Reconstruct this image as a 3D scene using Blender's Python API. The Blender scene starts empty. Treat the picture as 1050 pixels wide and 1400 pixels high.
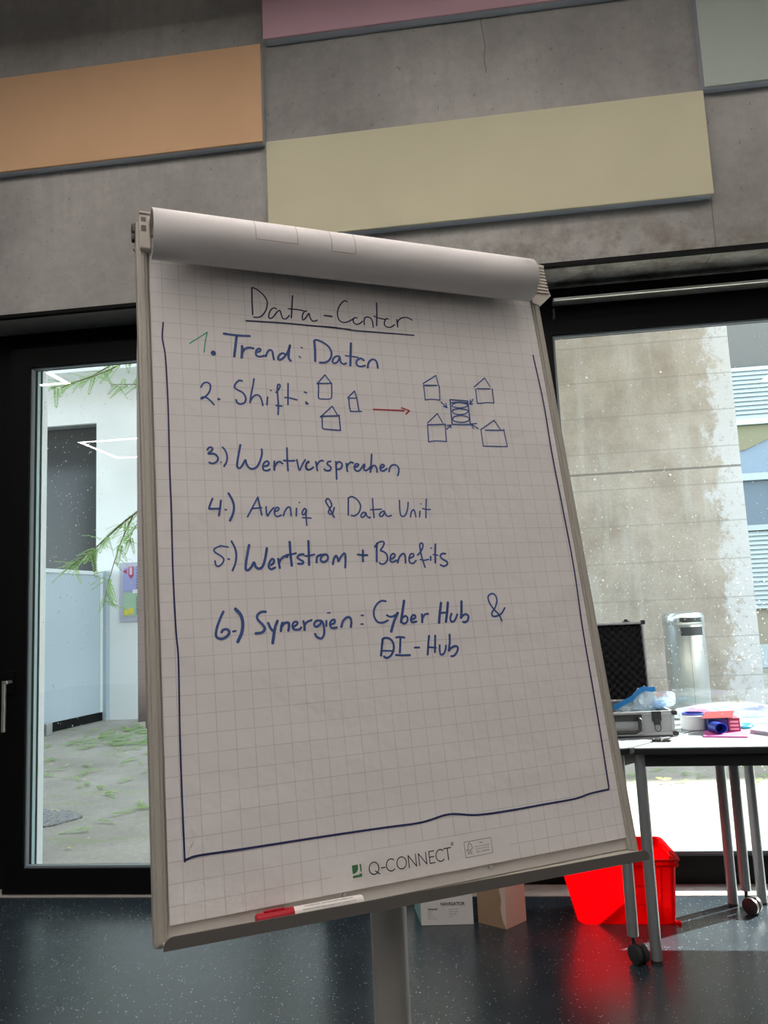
import bpy, bmesh, math, random
from mathutils import Vector, Matrix

sc = bpy.context.scene
C = sc.collection
R = random.Random(7)

# ------------------------------------------------------------------ camera
cam_d = bpy.data.cameras.new('camera')
cam = bpy.data.objects.new('camera', cam_d)
C.objects.link(cam)
right = Vector((0.9914262, 0.1228961, -0.0443909))
down = Vector((-0.0595637, 0.1226794, -0.9906573))
fwd = Vector((-0.1163021, 0.9848077, 0.1289477))
cam.matrix_world = Matrix((
    (right.x, -down.x, -fwd.x, 0.0),
    (right.y, -down.y, -fwd.y, 0.0),
    (right.z, -down.z, -fwd.z, 1.29),
    (0, 0, 0, 1)))
cam_d.sensor_fit = 'VERTICAL'
cam_d.sensor_height = 36.0
cam_d.lens = 1062.2 / 1400.0 * 36.0
cam_d.clip_start = 0.05
cam_d.clip_end = 300
sc.camera = cam

# ------------------------------------------------------------------ exposure, world, sun
sc.view_settings.view_transform = 'Standard'
sc.view_settings.look = 'None'
sc.view_settings.gamma = 1.0
sc.view_settings.use_curve_mapping = False
sc.view_settings.exposure = 0.0
sc.cycles.max_bounces = 10
sc.cycles.diffuse_bounces = 5
sc.cycles.glossy_bounces = 4
sc.cycles.transparent_max_bounces = 16
sc.cycles.caustics_reflective = False
sc.cycles.caustics_refractive = False
sc.cycles.sample_clamp_indirect = 6.0

SKY = 5.8
SUN = 31.0
LED = 29.5
LED_COL = (1.0, 0.915, 0.86)

w = bpy.data.worlds.new('world')
sc.world = w
w.use_nodes = True
nt = w.node_tree
nt.nodes.clear()
sky = nt.nodes.new('ShaderNodeTexSky')
sky.sky_type = 'NISHITA'
sky.sun_disc = False
sky.sun_elevation = math.radians(36)
sky.sun_rotation = math.radians(59)
sky.air_density = 1.0
sky.dust_density = 2.0
mixw = nt.nodes.new('ShaderNodeMixRGB')
mixw.blend_type = 'MIX'
mixw.inputs[0].default_value = 0.6
bgm = nt.nodes.new('ShaderNodeVectorMath')
bgm.operation = 'SCALE'
bgm.inputs['Scale'].default_value = 0.16
nt.links.new(sky.outputs[0], bgm.inputs[0])
nt.links.new(bgm.outputs[0], mixw.inputs[1])
mixw.inputs[2].default_value = (0.86, 0.955, 1.0, 1)
bg = nt.nodes.new('ShaderNodeBackground')
bg.inputs[1].default_value = SKY
wo = nt.nodes.new('ShaderNodeOutputWorld')
nt.links.new(mixw.outputs[0], bg.inputs[0])
nt.links.new(bg.outputs[0], wo.inputs[0])

sun_d = bpy.data.lights.new('sun', 'SUN')
sun_d.energy = SUN
sun_d.angle = 0.0093
sun_d.color = (1.0, 0.95, 0.87)
sun = bpy.data.objects.new('sun', sun_d)
C.objects.link(sun)
sun.location = (20, 18, 20)
sun.rotation_euler = Vector((-0.86, -0.51, -0.73)).to_track_quat('-Z', 'Y').to_euler()

# ------------------------------------------------------------------ materials
def mat(name, col, rough=0.6, metal=0.0, spec=0.5, bump=0.0, bscale=60.0, var=0.0, vscale=8.0, coat=0.0, trans=0.0):
    m = bpy.data.materials.new(name)
    m.use_nodes = True
    n, l = m.node_tree.nodes, m.node_tree.links
    p = n['Principled BSDF']
    p.inputs['Base Color'].default_value = (*col, 1)
    p.inputs['Roughness'].default_value = rough
    p.inputs['Metallic'].default_value = metal
    p.inputs['Specular IOR Level'].default_value = spec
    p.inputs['Coat Weight'].default_value = coat
    p.inputs['Transmission Weight'].default_value = trans
    if var or bump:
        tc = n.new('ShaderNodeTexCoord')
        if var:
            nz = n.new('ShaderNodeTexNoise')
            nz.inputs['Scale'].default_value = vscale
            nz.inputs['Detail'].default_value = 5
            l.new(tc.outputs['Object'], nz.inputs['Vector'])
            rp = n.new('ShaderNodeValToRGB')
            rp.color_ramp.elements[0].position = 0.3
            rp.color_ramp.elements[1].position = 0.7
            rp.color_ramp.elements[0].color = tuple(c * (1 - var) for c in col) + (1,)
            rp.color_ramp.elements[1].color = tuple(min(1, c * (1 + var)) for c in col) + (1,)
            l.new(nz.outputs[0], rp.inputs[0])
            l.new(rp.outputs[0], p.inputs['Base Color'])
        if bump:
            nb = n.new('ShaderNodeTexNoise')
            nb.inputs['Scale'].default_value = bscale
            nb.inputs['Detail'].default_value = 3
            l.new(tc.outputs['Object'], nb.inputs['Vector'])
            b = n.new('ShaderNodeBump')
            b.inputs['Strength'].default_value = bump
            b.inputs['Distance'].default_value = 0.005
            l.new(nb.outputs[0], b.inputs['Height'])
            l.new(b.outputs[0], p.inputs['Normal'])
    return m

class NT:
    """small helper for node graphs"""
    def __init__(s, m):
        s.m = m
        s.n, s.l = m.node_tree.nodes, m.node_tree.links
        s.p = s.n['Principled BSDF']
        s.tc = s.n.new('ShaderNodeTexCoord')
    def noise(s, vec, scale, detail=4, rough=0.5):
        a = s.n.new('ShaderNodeTexNoise')
        a.inputs['Scale'].default_value = scale
        a.inputs['Detail'].default_value = detail
        a.inputs['Roughness'].default_value = rough
        s.l.new(vec, a.inputs['Vector'])
        return a.outputs[0]
    def mapping(s, scale=(1, 1, 1), loc=(0, 0, 0)):
        a = s.n.new('ShaderNodeMapping')
        a.inputs['Scale'].default_value = scale
        a.inputs['Location'].default_value = loc
        s.l.new(s.tc.outputs['Object'], a.inputs['Vector'])
        return a.outputs[0]
    def ramp(s, x, stops):
        a = s.n.new('ShaderNodeValToRGB')
        e = a.color_ramp.elements
        while len(e) < len(stops):
            e.new(0.5)
        for k, (pos, c) in enumerate(stops):
            e[k].position = pos
            e[k].color = (*c, 1) if len(c) == 3 else c
        s.l.new(x, a.inputs[0])
        return a.outputs[0]
    def math(s, op, a, b=None, c=None):
        q = s.n.new('ShaderNodeMath')
        q.operation = op
        for k, v in enumerate((a, b, c)):
            if v is None:
                continue
            if isinstance(v, (int, float)):
                q.inputs[k].default_value = v
            else:
                s.l.new(v, q.inputs[k])
        return q.outputs[0]
    def mix(s, fac, a, b, mode='MIX'):
        q = s.n.new('ShaderNodeMixRGB')
        q.blend_type = mode
        for k, v in enumerate((fac, a, b)):
            if isinstance(v, (int, float)):
                q.inputs[k].default_value = v
            elif isinstance(v, tuple):
                q.inputs[k].default_value = (*v, 1)
            else:
                s.l.new(v, q.inputs[k])
        return q.outputs[0]
    def xyz(s):
        a = s.n.new('ShaderNodeSeparateXYZ')
        s.l.new(s.tc.outputs['Object'], a.inputs[0])
        return a.outputs
    def bump(s, h, strength=0.3, dist=0.005):
        b = s.n.new('ShaderNodeBump')
        b.inputs['Strength'].default_value = strength
        b.inputs['Distance'].default_value = dist
        s.l.new(h, b.inputs['Height'])
        s.l.new(b.outputs[0], s.p.inputs['Normal'])

def concrete_mat(name, dark, light, stain):
    m = mat(name, light, 0.75, spec=0.3)
    t = NT(m)
    o = t.tc.outputs['Object']
    big = t.noise(o, 1.3, 6, 0.6)
    fine = t.noise(o, 22, 6, 0.7)
    streak = t.noise(t.mapping((9, 9, 0.7)), 1.6, 5, 0.6)
    base = t.ramp(big, [(0.32, dark), (0.62, light)])
    base = t.mix(t.ramp(streak, [(0.42, (0, 0, 0)), (0.72, (0.55, 0.55, 0.55))]), base, stain)
    if name == 'interior_concrete':
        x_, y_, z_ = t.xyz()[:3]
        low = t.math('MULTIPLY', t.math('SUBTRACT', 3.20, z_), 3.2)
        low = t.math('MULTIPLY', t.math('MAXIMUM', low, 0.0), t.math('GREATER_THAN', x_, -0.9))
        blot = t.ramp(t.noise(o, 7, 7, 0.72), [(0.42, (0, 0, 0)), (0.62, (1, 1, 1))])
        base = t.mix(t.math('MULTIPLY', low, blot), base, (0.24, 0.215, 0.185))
        j1 = t.math('MULTIPLY', t.math('LESS_THAN', t.math('ABSOLUTE', t.math('SUBTRACT', x_, 1.172)), 0.003), t.math('LESS_THAN', z_, 3.65))
        wob = t.math('MULTIPLY_ADD', t.noise(t.mapping((0.01, 0.01, 6)), 1.5, 4), 0.05, 0.155)
        j2 = t.math('MULTIPLY', t.math('LESS_THAN', t.math('ABSOLUTE', t.math('SUBTRACT', x_, wob)), 0.0025), t.math('GREATER_THAN', z_, 3.9))
        base = t.mix(t.math('MULTIPLY', t.math('MAXIMUM', j1, j2), 0.6), base, (0.15, 0.14, 0.13))
    base = t.mix(0.35, base, t.ramp(fine, [(0.3, (0.55, 0.55, 0.55)), (0.7, (1, 1, 1))]), 'MULTIPLY')
    pores = t.noise(t.mapping((1, 1, 0.6)), 60, 2, 0.5)
    base = t.mix(t.ramp(pores, [(0.70, (0, 0, 0)), (0.74, (0.5, 0.5, 0.5))]), base, tuple(c * 0.5 for c in dark))
    t.l.new(base, t.p.inputs['Base Color'])
    t.bump(fine, 0.15)
    return m

M = {}
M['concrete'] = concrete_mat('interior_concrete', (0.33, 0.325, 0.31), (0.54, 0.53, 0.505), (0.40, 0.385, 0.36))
M['room_wall'] = mat('room_plaster', (0.55, 0.53, 0.50), 0.8)
M['ceiling'] = mat('ceiling_plaster', (0.50, 0.48, 0.46), 0.85)

def floor_mat():
    m = mat('speckled_rubber', (0.03, 0.036, 0.04), 0.27, spec=0.95)
    t = NT(m)
    o = t.tc.outputs['Object']
    v = t.n.new('ShaderNodeTexVoronoi')
    v.inputs['Scale'].default_value = 75
    t.l.new(o, v.inputs['Vector'])
    dot = t.ramp(v.outputs['Distance'], [(0.085, (1, 1, 1)), (0.18, (0, 0, 0))])
    keep = t.ramp(t.noise(o, 40, 2), [(0.48, (0, 0, 0)), (0.55, (1, 1, 1))])
    fac = t.mix(1.0, dot, keep, 'MULTIPLY')
    base = t.ramp(t.noise(o, 6, 4), [(0.3, (0.020, 0.030, 0.039)), (0.7, (0.033, 0.047, 0.058))])
    t.l.new(t.mix(fac, base, (0.36, 0.40, 0.43)), t.p.inputs['Base Color'])
    return m
M['floor'] = floor_mat()
M['black'] = mat('black_powder_coat', (0.004, 0.0045, 0.005), 0.5, spec=0.12)
M['gasket'] = mat('rubber_gasket', (0.01, 0.01, 0.01), 0.6)
M['bead'] = mat('grey_glazing_bead', (0.22, 0.27, 0.30), 0.4)
M['alu'] = mat('brushed_aluminium', (0.62, 0.63, 0.63), 0.35, 0.9)
M['sill'] = mat('threshold_metal', (0.60, 0.57, 0.53), 0.5, 0.2)
M['railwhite'] = mat('blind_rail_metal', (0.95, 0.97, 0.97), 0.28, 1.0)
M['steel'] = mat('satin_steel', (0.70, 0.70, 0.68), 0.3, 0.9)
M['jamb'] = mat('white_jamb', (0.72, 0.80, 0.82), 0.4)

def glass_mat(name, tint, base):
    m = bpy.data.materials.new(name)
    m.use_nodes = True
    n, l = m.node_tree.nodes, m.node_tree.links
    n.clear()
    out = n.new('ShaderNodeOutputMaterial')
    tr = n.new('ShaderNodeBsdfTransparent')
    tr.inputs[0].default_value = (*tint, 1)
    gl = n.new('ShaderNodeBsdfGlossy')
    gl.inputs['Roughness'].default_value = 0.0
    gl.inputs['Color'].default_value = (1, 1, 1, 1)
    lw = n.new('ShaderNodeLayerWeight')
    lw.inputs['Blend'].default_value = 0.5
    pw = n.new('ShaderNodeMath'); pw.operation = 'POWER'; pw.inputs[1].default_value = 4.0
    l.new(lw.outputs['Facing'], pw.inputs[0])
    ma = n.new('ShaderNodeMath'); ma.operation = 'MULTIPLY_ADD'
    ma.inputs[1].default_value = 0.6; ma.inputs[2].default_value = base
    l.new(pw.outputs[0], ma.inputs[0])
    mx = n.new('ShaderNodeMixShader')
    l.new(ma.outputs[0], mx.inputs[0]); l.new(tr.outputs[0], mx.inputs[1]); l.new(gl.outputs[0], mx.inputs[2])
    l.new(mx.outputs[0], out.inputs[0])
    return m
M['glass'] = glass_mat('window_glass', (0.955, 0.98, 0.975), 0.045)

def fabric(name, col):
    return mat(name, col, 0.9, spec=0.15, bump=0.25, bscale=500, var=0.03, vscale=3)
M['orange'] = fabric('orange_felt', (0.80, 0.52, 0.31))
M['pink'] = fabric('pink_felt', (0.80, 0.52, 0.60))
M['yellow'] = fabric('pale_yellow_felt', (0.68, 0.65, 0.47))
M['greygreen'] = fabric('grey_green_felt', (0.50, 0.57, 0.52))
M['panel_edge'] = mat('panel_edge_metal', (0.66, 0.74, 0.84), 0.35, 0.3)

def emit(name, col, s):
    m = bpy.data.materials.new(name)
    m.use_nodes = True
    n, l = m.node_tree.nodes, m.node_tree.links
    n.clear()
    out = n.new('ShaderNodeOutputMaterial')
    e = n.new('ShaderNodeEmission')
    e.inputs[0].default_value = (*col, 1)
    e.inputs[1].default_value = s
    l.new(e.outputs[0], out.inputs[0])
    return m
M['led'] = emit('led_diffuser', LED_COL, LED)

# ------------------------------------------------------------------ object helpers
ORIG = {}
def _base(o, parent):
    if parent is not None:
        o.parent = parent
    C.objects.link(o)

def tag(o, label=None, cat=None, group=None, kind=None):
    if label: o['label'] = label
    if cat: o['category'] = cat
    if group: o['group'] = group
    if kind: o['kind'] = kind
    return o

def thing(name, label, cat, loc=(0, 0, 0), group=None):
    o = bpy.data.objects.new(name, None)
    o.empty_display_size = 0.1
    o.location = loc
    C.objects.link(o)
    ORIG[o] = Vector(loc)
    return tag(o, label, cat, group)

def origin_of(parent):
    p = parent
    while p.parent is not None:
        p = p.parent
    return ORIG[p]

class MB:
    """collects world-space geometry, links it as one mesh object"""
    def __init__(s):
        s.bm = bmesh.new()
    def verts(s, pts):
        return [s.bm.verts.new(p) for p in pts]
    def face(s, vs):
        try:
            return s.bm.faces.new(vs)
        except ValueError:
            return None
    def hexa(s, pts):
        """8 points: bottom ring (4) then top ring (4)"""
        v = s.verts(pts)
        for f in ((3, 2, 1, 0), (4, 5, 6, 7), (0, 1, 5, 4), (1, 2, 6, 5), (2, 3, 7, 6), (3, 0, 4, 7)):
            s.face([v[i] for i in f])
        return s
    def box(s, x0, x1, y0, y1, z0, z1, mx=None):
        p = [(x0, y0, z0), (x1, y0, z0), (x1, y1, z0), (x0, y1, z0), (x0, y0, z1), (x1, y0, z1), (x1, y1, z1), (x0, y1, z1)]
        if mx is not None:
            p = [mx @ Vector(q) for q in p]
        return s.hexa(p)
    def bbox(s, x0, x1, y0, y1, z0, z1, r, mx=None):
        """bevelled box"""
        t = bmesh.new()
        p = [(x0, y0, z0), (x1, y0, z0), (x1, y1, z0), (x0, y1, z0), (x0, y0, z1), (x1, y0, z1), (x1, y1, z1), (x0, y1, z1)]
        v = [t.verts.new(q) for q in p]
        for f in ((3, 2, 1, 0), (4, 5, 6, 7), (0, 1, 5, 4), (1, 2, 6, 5), (2, 3, 7, 6), (3, 0, 4, 7)):
            t.faces.new([v[i] for i in f])
        bmesh.ops.bevel(t, geom=t.edges[:], offset=r, segments=2, affect='EDGES', profile=0.5)
        return s.merge(t, mx)
    def merge(s, t, mx=None):
        mp = {}
        for v in t.verts:
            mp[v] = s.bm.verts.new(mx @ v.co if mx is not None else v.co)
        for f in t.faces:
            s.face([mp[v] for v in f.verts])
        t.free()
        return s
    def prism(s, poly, d):
        """extrude polygon (3d points) by vector d"""
        d = Vector(d)
        a = s.verts(poly)
        b = s.verts([Vector(p) + d for p in poly])
        s.face(list(reversed(a)))
        s.face(b)
        n = len(a)
        for i in range(n):
            s.face([a[i], a[(i + 1) % n], b[(i + 1) % n], b[i]])
        return s
    def tube(s, pts, r, seg=12, caps=True):
        pts = [Vector(p) for p in pts]
        rs = r if isinstance(r, (list, tuple)) else [r] * len(pts)
        rings = []
        up = None
        for i, p in enumerate(pts):
            t = (pts[min(i + 1, len(pts) - 1)] - pts[max(i - 1, 0)]).normalized()
            if up is None:
                up = Vector((0, 0, 1)) if abs(t.z) < 0.9 else Vector((1, 0, 0))
            x = t.cross(up)
            if x.length < 1e-6:
                x = t.orthogonal()
            x.normalize()
            y = x.cross(t).normalized()
            up = y
            rings.append(s.verts([p + x * (rs[i] * math.cos(k * 2 * math.pi / seg)) + y * (rs[i] * math.sin(k * 2 * math.pi / seg)) for k in range(seg)]))
        for i in range(len(rings) - 1):
            for k in range(seg):
                s.face([rings[i][k], rings[i][(k + 1) % seg], rings[i + 1][(k + 1) % seg], rings[i + 1][k]])
        if caps:
            s.face(list(reversed(rings[0])))
            s.face(rings[-1])
        return s
    def lathe(s, prof, mx, seg=32):
        """profile [(r,z)...] around local Z, placed by mx"""
        rings = []
        for r, z in prof:
            if r < 1e-6:
                rings.append([s.bm.verts.new(mx @ Vector((0, 0, z)))])
            else:
                rings.append(s.verts([mx @ Vector((r * math.cos(k * 2 * math.pi / seg), r * math.sin(k * 2 * math.pi / seg), z)) for k in range(seg)]))
        for i in range(len(rings) - 1):
            A, B = rings[i], rings[i + 1]
            for k in range(seg):
                k2 = (k + 1) % seg
                if len(A) == 1 and len(B) == 1:
                    continue
                if len(A) == 1:
                    s.face([A[0], B[k2], B[k]])
                elif len(B) == 1:
                    s.face([A[k], A[k2], B[0]])
                else:
                    s.face([A[k], A[k2], B[k2], B[k]])
        return s
    def sphere(s, c, r, seg=12, rings=8, mx=None):
        c = Vector(c)
        rr = r if isinstance(r, (tuple, list)) else (r, r, r)
        m = Matrix.Translation(c) @ (mx if mx is not None else Matrix.Identity(4)) @ Matrix.Diagonal((*rr, 1))
        prof = [(math.sin(math.pi * i / rings), -math.cos(math.pi * i / rings)) for i in range(rings + 1)]
        prof[0] = (0, -1); prof[-1] = (0, 1)
        return s.lathe(prof, m, seg)
    def torus(s, c, R_, r, mx=None, seg=28, sub=10, arc=2 * math.pi, start=0):
        m = Matrix.Translation(Vector(c)) @ (mx if mx is not None else Matrix.Identity(4))
        n = seg
        pts = [m @ Vector((R_ * math.cos(start + arc * i / n), R_ * math.sin(start + arc * i / n), 0)) for i in range(n + 1)]
        return s.tube(pts, r, sub)
    def grid(s, nu, nv, fn, thick=None):
        v = [[s.bm.verts.new(fn(i / nu, j / nv)) for j in range(nv + 1)] for i in range(nu + 1)]
        for i in range(nu):
            for j in range(nv):
                s.face([v[i][j], v[i + 1][j], v[i + 1][j + 1], v[i][j + 1]])
        return s
    def build(s, name, m, parent=None, smooth=False, kind=None, solid=None, recalc=True):
        if recalc:
            bmesh.ops.recalc_face_normals(s.bm, faces=s.bm.faces[:])
        me = bpy.data.meshes.new(name)
        if parent is not None:
            og = origin_of(parent)
            for v in s.bm.verts:
                v.co -= og
        s.bm.to_mesh(me)
        s.bm.free()
        ms = m if isinstance(m, list) else [m]
        for q in ms:
            me.materials.append(q)
        o = bpy.data.objects.new(name, me)
        _base(o, parent)
        if parent is None:
            ORIG[o] = Vector((0, 0, 0))
        if smooth:
            for p in me.polygons:
                p.use_smooth = True
            me.set_sharp_from_angle(angle=math.radians(40))
        if solid:
            md = o.modifiers.new('thickness', 'SOLIDIFY')
            md.thickness = solid
            md.offset = 0
        if kind:
            o['kind'] = kind
        return o

def struct(name, mb, m, smooth=False):
    return mb.build(name, m, None, smooth, 'structure')

def text_mesh(s, size, mx, m, name, parent, align='LEFT', spacing=1.0, bold=0.0):
    cu = bpy.data.curves.new(name, 'FONT')
    cu.body = s
    cu.size = size
    cu.align_x = align
    cu.space_character = spacing
    cu.fill_mode = 'FRONT'
    cu.offset = bold
    cu.resolution_u = 3
    to = bpy.data.objects.new('text_source', cu)
    C.objects.link(to)
    dg = bpy.context.evaluated_depsgraph_get()
    me = bpy.data.meshes.new_from_object(to.evaluated_get(dg))
    bpy.data.objects.remove(to)
    og = origin_of(parent)
    me.transform(Matrix.Translation(-og) @ mx)
    me.name = name
    me.materials.clear()
    me.materials.append(m)
    o = bpy.data.objects.new(name, me)
    _base(o, parent)
    return o

def catmull(pts, n=6):
    if len(pts) < 3:
        return pts
    P = [Vector(p) for p in pts]
    closed = (P[0] - P[-1]).length < 1e-6
    out = []
    for i in range(len(P) - 1):
        p1, p2 = P[i], P[i + 1]
        p0 = P[i - 1] if i > 0 else (P[-2] if closed else p1 * 2 - p2)
        p3 = P[i + 2] if i + 2 < len(P) else (P[1] if closed else p2 * 2 - p1)
        for k in range(n):
            t = k / n
            out.append(0.5 * ((2 * p1) + (p2 - p0) * t + (2 * p0 - 5 * p1 + 4 * p2 - p3) * t * t + (3 * p1 - p0 - 3 * p2 + p3) * t ** 3))
    out.append(P[-1])
    return out

def ribbon(mb, pts, width, place):
    """flat stroke along 2d pts; place(u,v)->3d"""
    pts = [Vector((p[0], p[1])) for p in pts]
    q = [pts[0]]
    for p in pts[1:]:
        if (p - q[-1]).length > 1e-5:
            q.append(p)
    pts = q
    hw = width / 2
    if len(pts) > 1:
        L, Rr = [], []
        for i, p in enumerate(pts):
            t = pts[min(i + 1, len(pts) - 1)] - pts[max(i - 1, 0)]
            if t.length < 1e-9:
                t = Vector((1, 0))
            t.normalize()
            nn = Vector((-t.y, t.x))
            L.append(mb.bm.verts.new(place(*(p + nn * hw))))
            Rr.append(mb.bm.verts.new(place(*(p - nn * hw))))
        for i in range(len(pts) - 1):
            mb.face([L[i], L[i + 1], Rr[i + 1], Rr[i]])
    return pts

def dot(mb, p, r, place, k=10):
    mb.face(mb.verts([place(p[0] + r * math.cos(i * 2 * math.pi / k), p[1] + r * math.sin(i * 2 * math.pi / k)) for i in range(k)]))

def stroke(mb, pts, width, place, smooth):
    if smooth:
        q = ribbon(mb, catmull(pts), width, place)
        dot(mb, q[0], width / 2, place)
        dot(mb, q[-1], width / 2, place)
    else:
        for i in range(len(pts) - 1):
            ribbon(mb, [pts[i], pts[i + 1]], width, place)
        for p in pts:
            dot(mb, p, width / 2, place)

# ================================================================== SETTING: the room
struct('floor', MB().box(-9, 5, -9, 3.73, -0.12, 0), M['floor'])
struct('ceiling', MB().box(-9, 5, -9, 4.07, 4.75, 4.95), M['ceiling'])
struct('wall_back', MB().box(-9, 5, -9.2, -9, 0, 4.75), M['room_wall'])
struct('wall_left', MB().box(-9.2, -9, -9.2, 4.07, 0, 4.75), M['room_wall'])
struct('wall_right', MB().box(5, 5.2, -9.2, 4.07, 0, 4.75), M['room_wall'])
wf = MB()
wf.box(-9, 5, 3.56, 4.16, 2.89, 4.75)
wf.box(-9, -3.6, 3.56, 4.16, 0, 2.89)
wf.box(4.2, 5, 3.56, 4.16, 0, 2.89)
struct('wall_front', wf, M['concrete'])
struct('trim_1', MB().box(-3.6, 4.2, 3.556, 3.585, 2.872, 2.89), M['black'])
struct('trim_2', MB().box(-3.6, 4.2, 3.73, 4.16, -0.05, 0.003), M['sill'])

def sthing(name, loc=(0, 0, 0)):
    o = thing(name, None, None, loc)
    o['kind'] = 'structure'
    return o

def frame_ring(mb, x0, x1, z0, z1, ix0, ix1, iz0, iz1, y0, y1):
    mb.box(x0, ix0, y0, y1, z0, z1)
    mb.box(ix1, x1, y0, y1, z0, z1)
    mb.box(ix0, ix1, y0, y1, z0, iz0)
    mb.box(ix0, ix1, y0, y1, iz1, z1)
    return mb

M['jamb2'] = mat('pale_teal_jamb', (0.36, 0.52, 0.54), 0.4)
M['darkmetal'] = mat('dark_bracket_metal', (0.06, 0.065, 0.07), 0.4, 0.5)
# balcony door on the left: black leaf, glass, handle
d1 = sthing('door_1', (-1.8, 3.8, 0))
frame_ring(MB(), -2.412, -0.70, 0.008, 2.775, -2.305, -0.80, 0.125, 2.670, 3.75, 3.826).build('leaf_frame', M['black'], d1)
frame_ring(MB(), -3.6, -0.66, 0.004, 2.89, -2.405, -0.73, 0.06, 2.74, 3.83, 3.92).build('outer_frame', M['black'], d1)
gb = MB()
frame_ring(gb, -2.305, -0.80, 0.125, 2.670, -2.297, -0.808, 0.135, 2.662, 3.765, 3.79)
gb.build('glazing_bead', M['bead'], d1)
MB().box(-2.305, -0.80, 3.796, 3.806, 0.125, 2.670).build('pane', M['glass'], d1)
# outside jamb seen through the pane: two pale metal profiles with a dark joint
MB().box(-2.52, -2.44, 3.925, 4.078, 0.0, 2.8).build('outer_jamb', M['jamb2'], d1)
MB().box(-2.52, -2.44, 4.10, 4.155, 0.0, 2.8).build('outer_jamb', M['jamb'], d1)
MB().box(-2.52, -2.445, 4.078, 4.10, 0.0, 2.8).build('jamb_gasket', M['gasket'], d1)
hd = MB().bbox(-2.404, -2.362, 3.738, 3.75, 0.967, 1.085, 0.004).build('handle_plate', M['black'], d1)
hm = MB()
hm.tube([(-2.376, 3.738, 1.030), (-2.376, 3.700, 1.030)], 0.0085)
hm.bbox(-2.392, -2.366, 3.690, 3.706, 1.022, 1.038, 0.002)
hm.bbox(-2.394, -2.378, 3.690, 3.706, 0.788, 1.038, 0.002)
hm.build('handle', M['steel'], d1)

# fixed glazing between the door and the right window (behind the flip chart) and the right window
for k, (x0, x1, ix0, ix1) in enumerate(((-0.66, 0.385, -0.60, -0.13), (0.385, 4.2, 0.441, 4.1))):
    wn = sthing('window_%d' % (k + 1), ((x0 + x1) / 2, 3.9, 0))
    frame_ring(MB(), x0, x1, 0.004, 2.89, ix0, ix1, 0.127, 2.648, 3.87, 3.95).build('window_frame', M['black'], wn)
    b = MB()
    frame_ring(b, ix0, ix1, 0.127, 2.648, ix0 + 0.012, ix1 - 0.012, 0.142, 2.634, 3.885, 3.90)
    b.build('glazing_bead', M['bead'], wn)
    MB().box(ix0, ix1, 3.905, 3.915, 0.127, 2.648).build('pane', M['glass'], wn)

# bottom rail of the raised blind in front of the right window
bl = thing('roller_blind', 'raised blind with a bright metal bottom rail across the top of the right window', 'blind', (2.3, 3.83, 2.8))
MB().bbox(0.445, 4.1, 3.762, 3.842, 2.785, 2.799, 0.003).build('bottom_rail', M['railwhite'], bl)
MB().box(0.445, 4.1, 3.818, 3.836, 2.799, 2.866).build('rolled_cloth', M['black'], bl)
MB().bbox(0.447, 0.458, 3.835, 3.866, 2.715, 2.775, 0.003).build('guide_bracket', M['darkmetal'], bl)

# ------------------------------------------------------------------ coloured acoustic panels on the concrete wall
def panel(lbl, x0, x1, z0, z1, m):
    t = thing('acoustic_panel', lbl, 'wall panel', ((x0 + x1) / 2, 3.56, (z0 + z1) / 2), 'coloured acoustic panels on the concrete wall')
    MB().bbox(x0, x1, 3.50, 3.512, z0, z1, 0.003).build('felt_face', m, t)
    MB().box(x0 + 0.003, x1 - 0.003, 3.512, 3.56, z0 + 0.003, z1 - 0.003).build('metal_edge', M['panel_edge'], t)
panel('long orange panel at the upper left of the concrete wall', -2.95, -0.936, 3.640, 4.171, M['orange'])
panel('pale yellow panel above the flip chart and right window', -0.920, 1.169, 3.122, 3.634, M['yellow'])
panel('pink panel cut off by the top edge, above the yellow one', -0.922, 1.165, 4.193, 4.70, M['pink'])
panel('grey-green panel in the top right corner of the wall', 1.176, 3.26, 3.650, 4.185, M['greygreen'])

# ------------------------------------------------------------------ ceiling lights (square rings of LED profile)
def ceiling_ring(cx, cy, hx, hy, lbl, z=4.40, wd=0.06):
    t = thing('ceiling_light', lbl, 'ceiling light', (cx, cy, z), 'square LED ring lights on the ceiling')
    b = MB()
    frame_ring_h(b, cx, cy, hx, hy, wd + 0.012, z + 0.004, z + 0.07)
    b.build('housing', M['alu'], t)
    e = MB()
    frame_ring_h(e, cx, cy, hx - 0.006, hy - 0.006, wd, z, z + 0.004)
    e.build('light_diffuser', M['led'], t)
    for sx in (-1, 1):
        for sy in (-1, 1):
            MB().tube([(cx + sx * (hx - 0.03), cy + sy * (hy - 0.03), z + 0.07), (cx + sx * (hx - 0.03), cy + sy * (hy - 0.03), 4.75)], 0.0025, 6).build('suspension_wire', M['steel'], t)
def frame_ring_h(mb, cx, cy, hx, hy, wd, z0, z1):
    mb.box(cx - hx, cx + hx, cy - hy, cy - hy + wd, z0, z1)
    mb.box(cx - hx, cx + hx, cy + hy - wd, cy + hy, z0, z1)
    mb.box(cx - hx, cx - hx + wd, cy - hy + wd, cy + hy - wd, z0, z1)
    mb.box(cx + hx - wd, cx + hx, cy - hy + wd, cy + hy - wd, z0, z1)
ceiling_ring(-5.88, -5.37, 0.76, 0.74, 'square ring light mirrored in the lower half of the left door pane')
ceiling_ring(-5.83, -0.83, 0.76, 0.74, 'square ring light mirrored in the top corner of the left door pane')
ceiling_ring(4.56, -3.1, 0.32, 0.74, 'square ring light mirrored at the right edge of the right window')
ceiling_ring(-1.95, 1.2, 0.74, 0.74, 'square ring light hanging in front of the orange panel')
ceiling_ring(-0.2, 1.05, 0.74, 0.74, 'square ring light hanging straight above the flip chart')
ceiling_ring(1.55, 1.2, 0.74, 0.74, 'square ring light hanging in front of the yellow panel')
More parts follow.
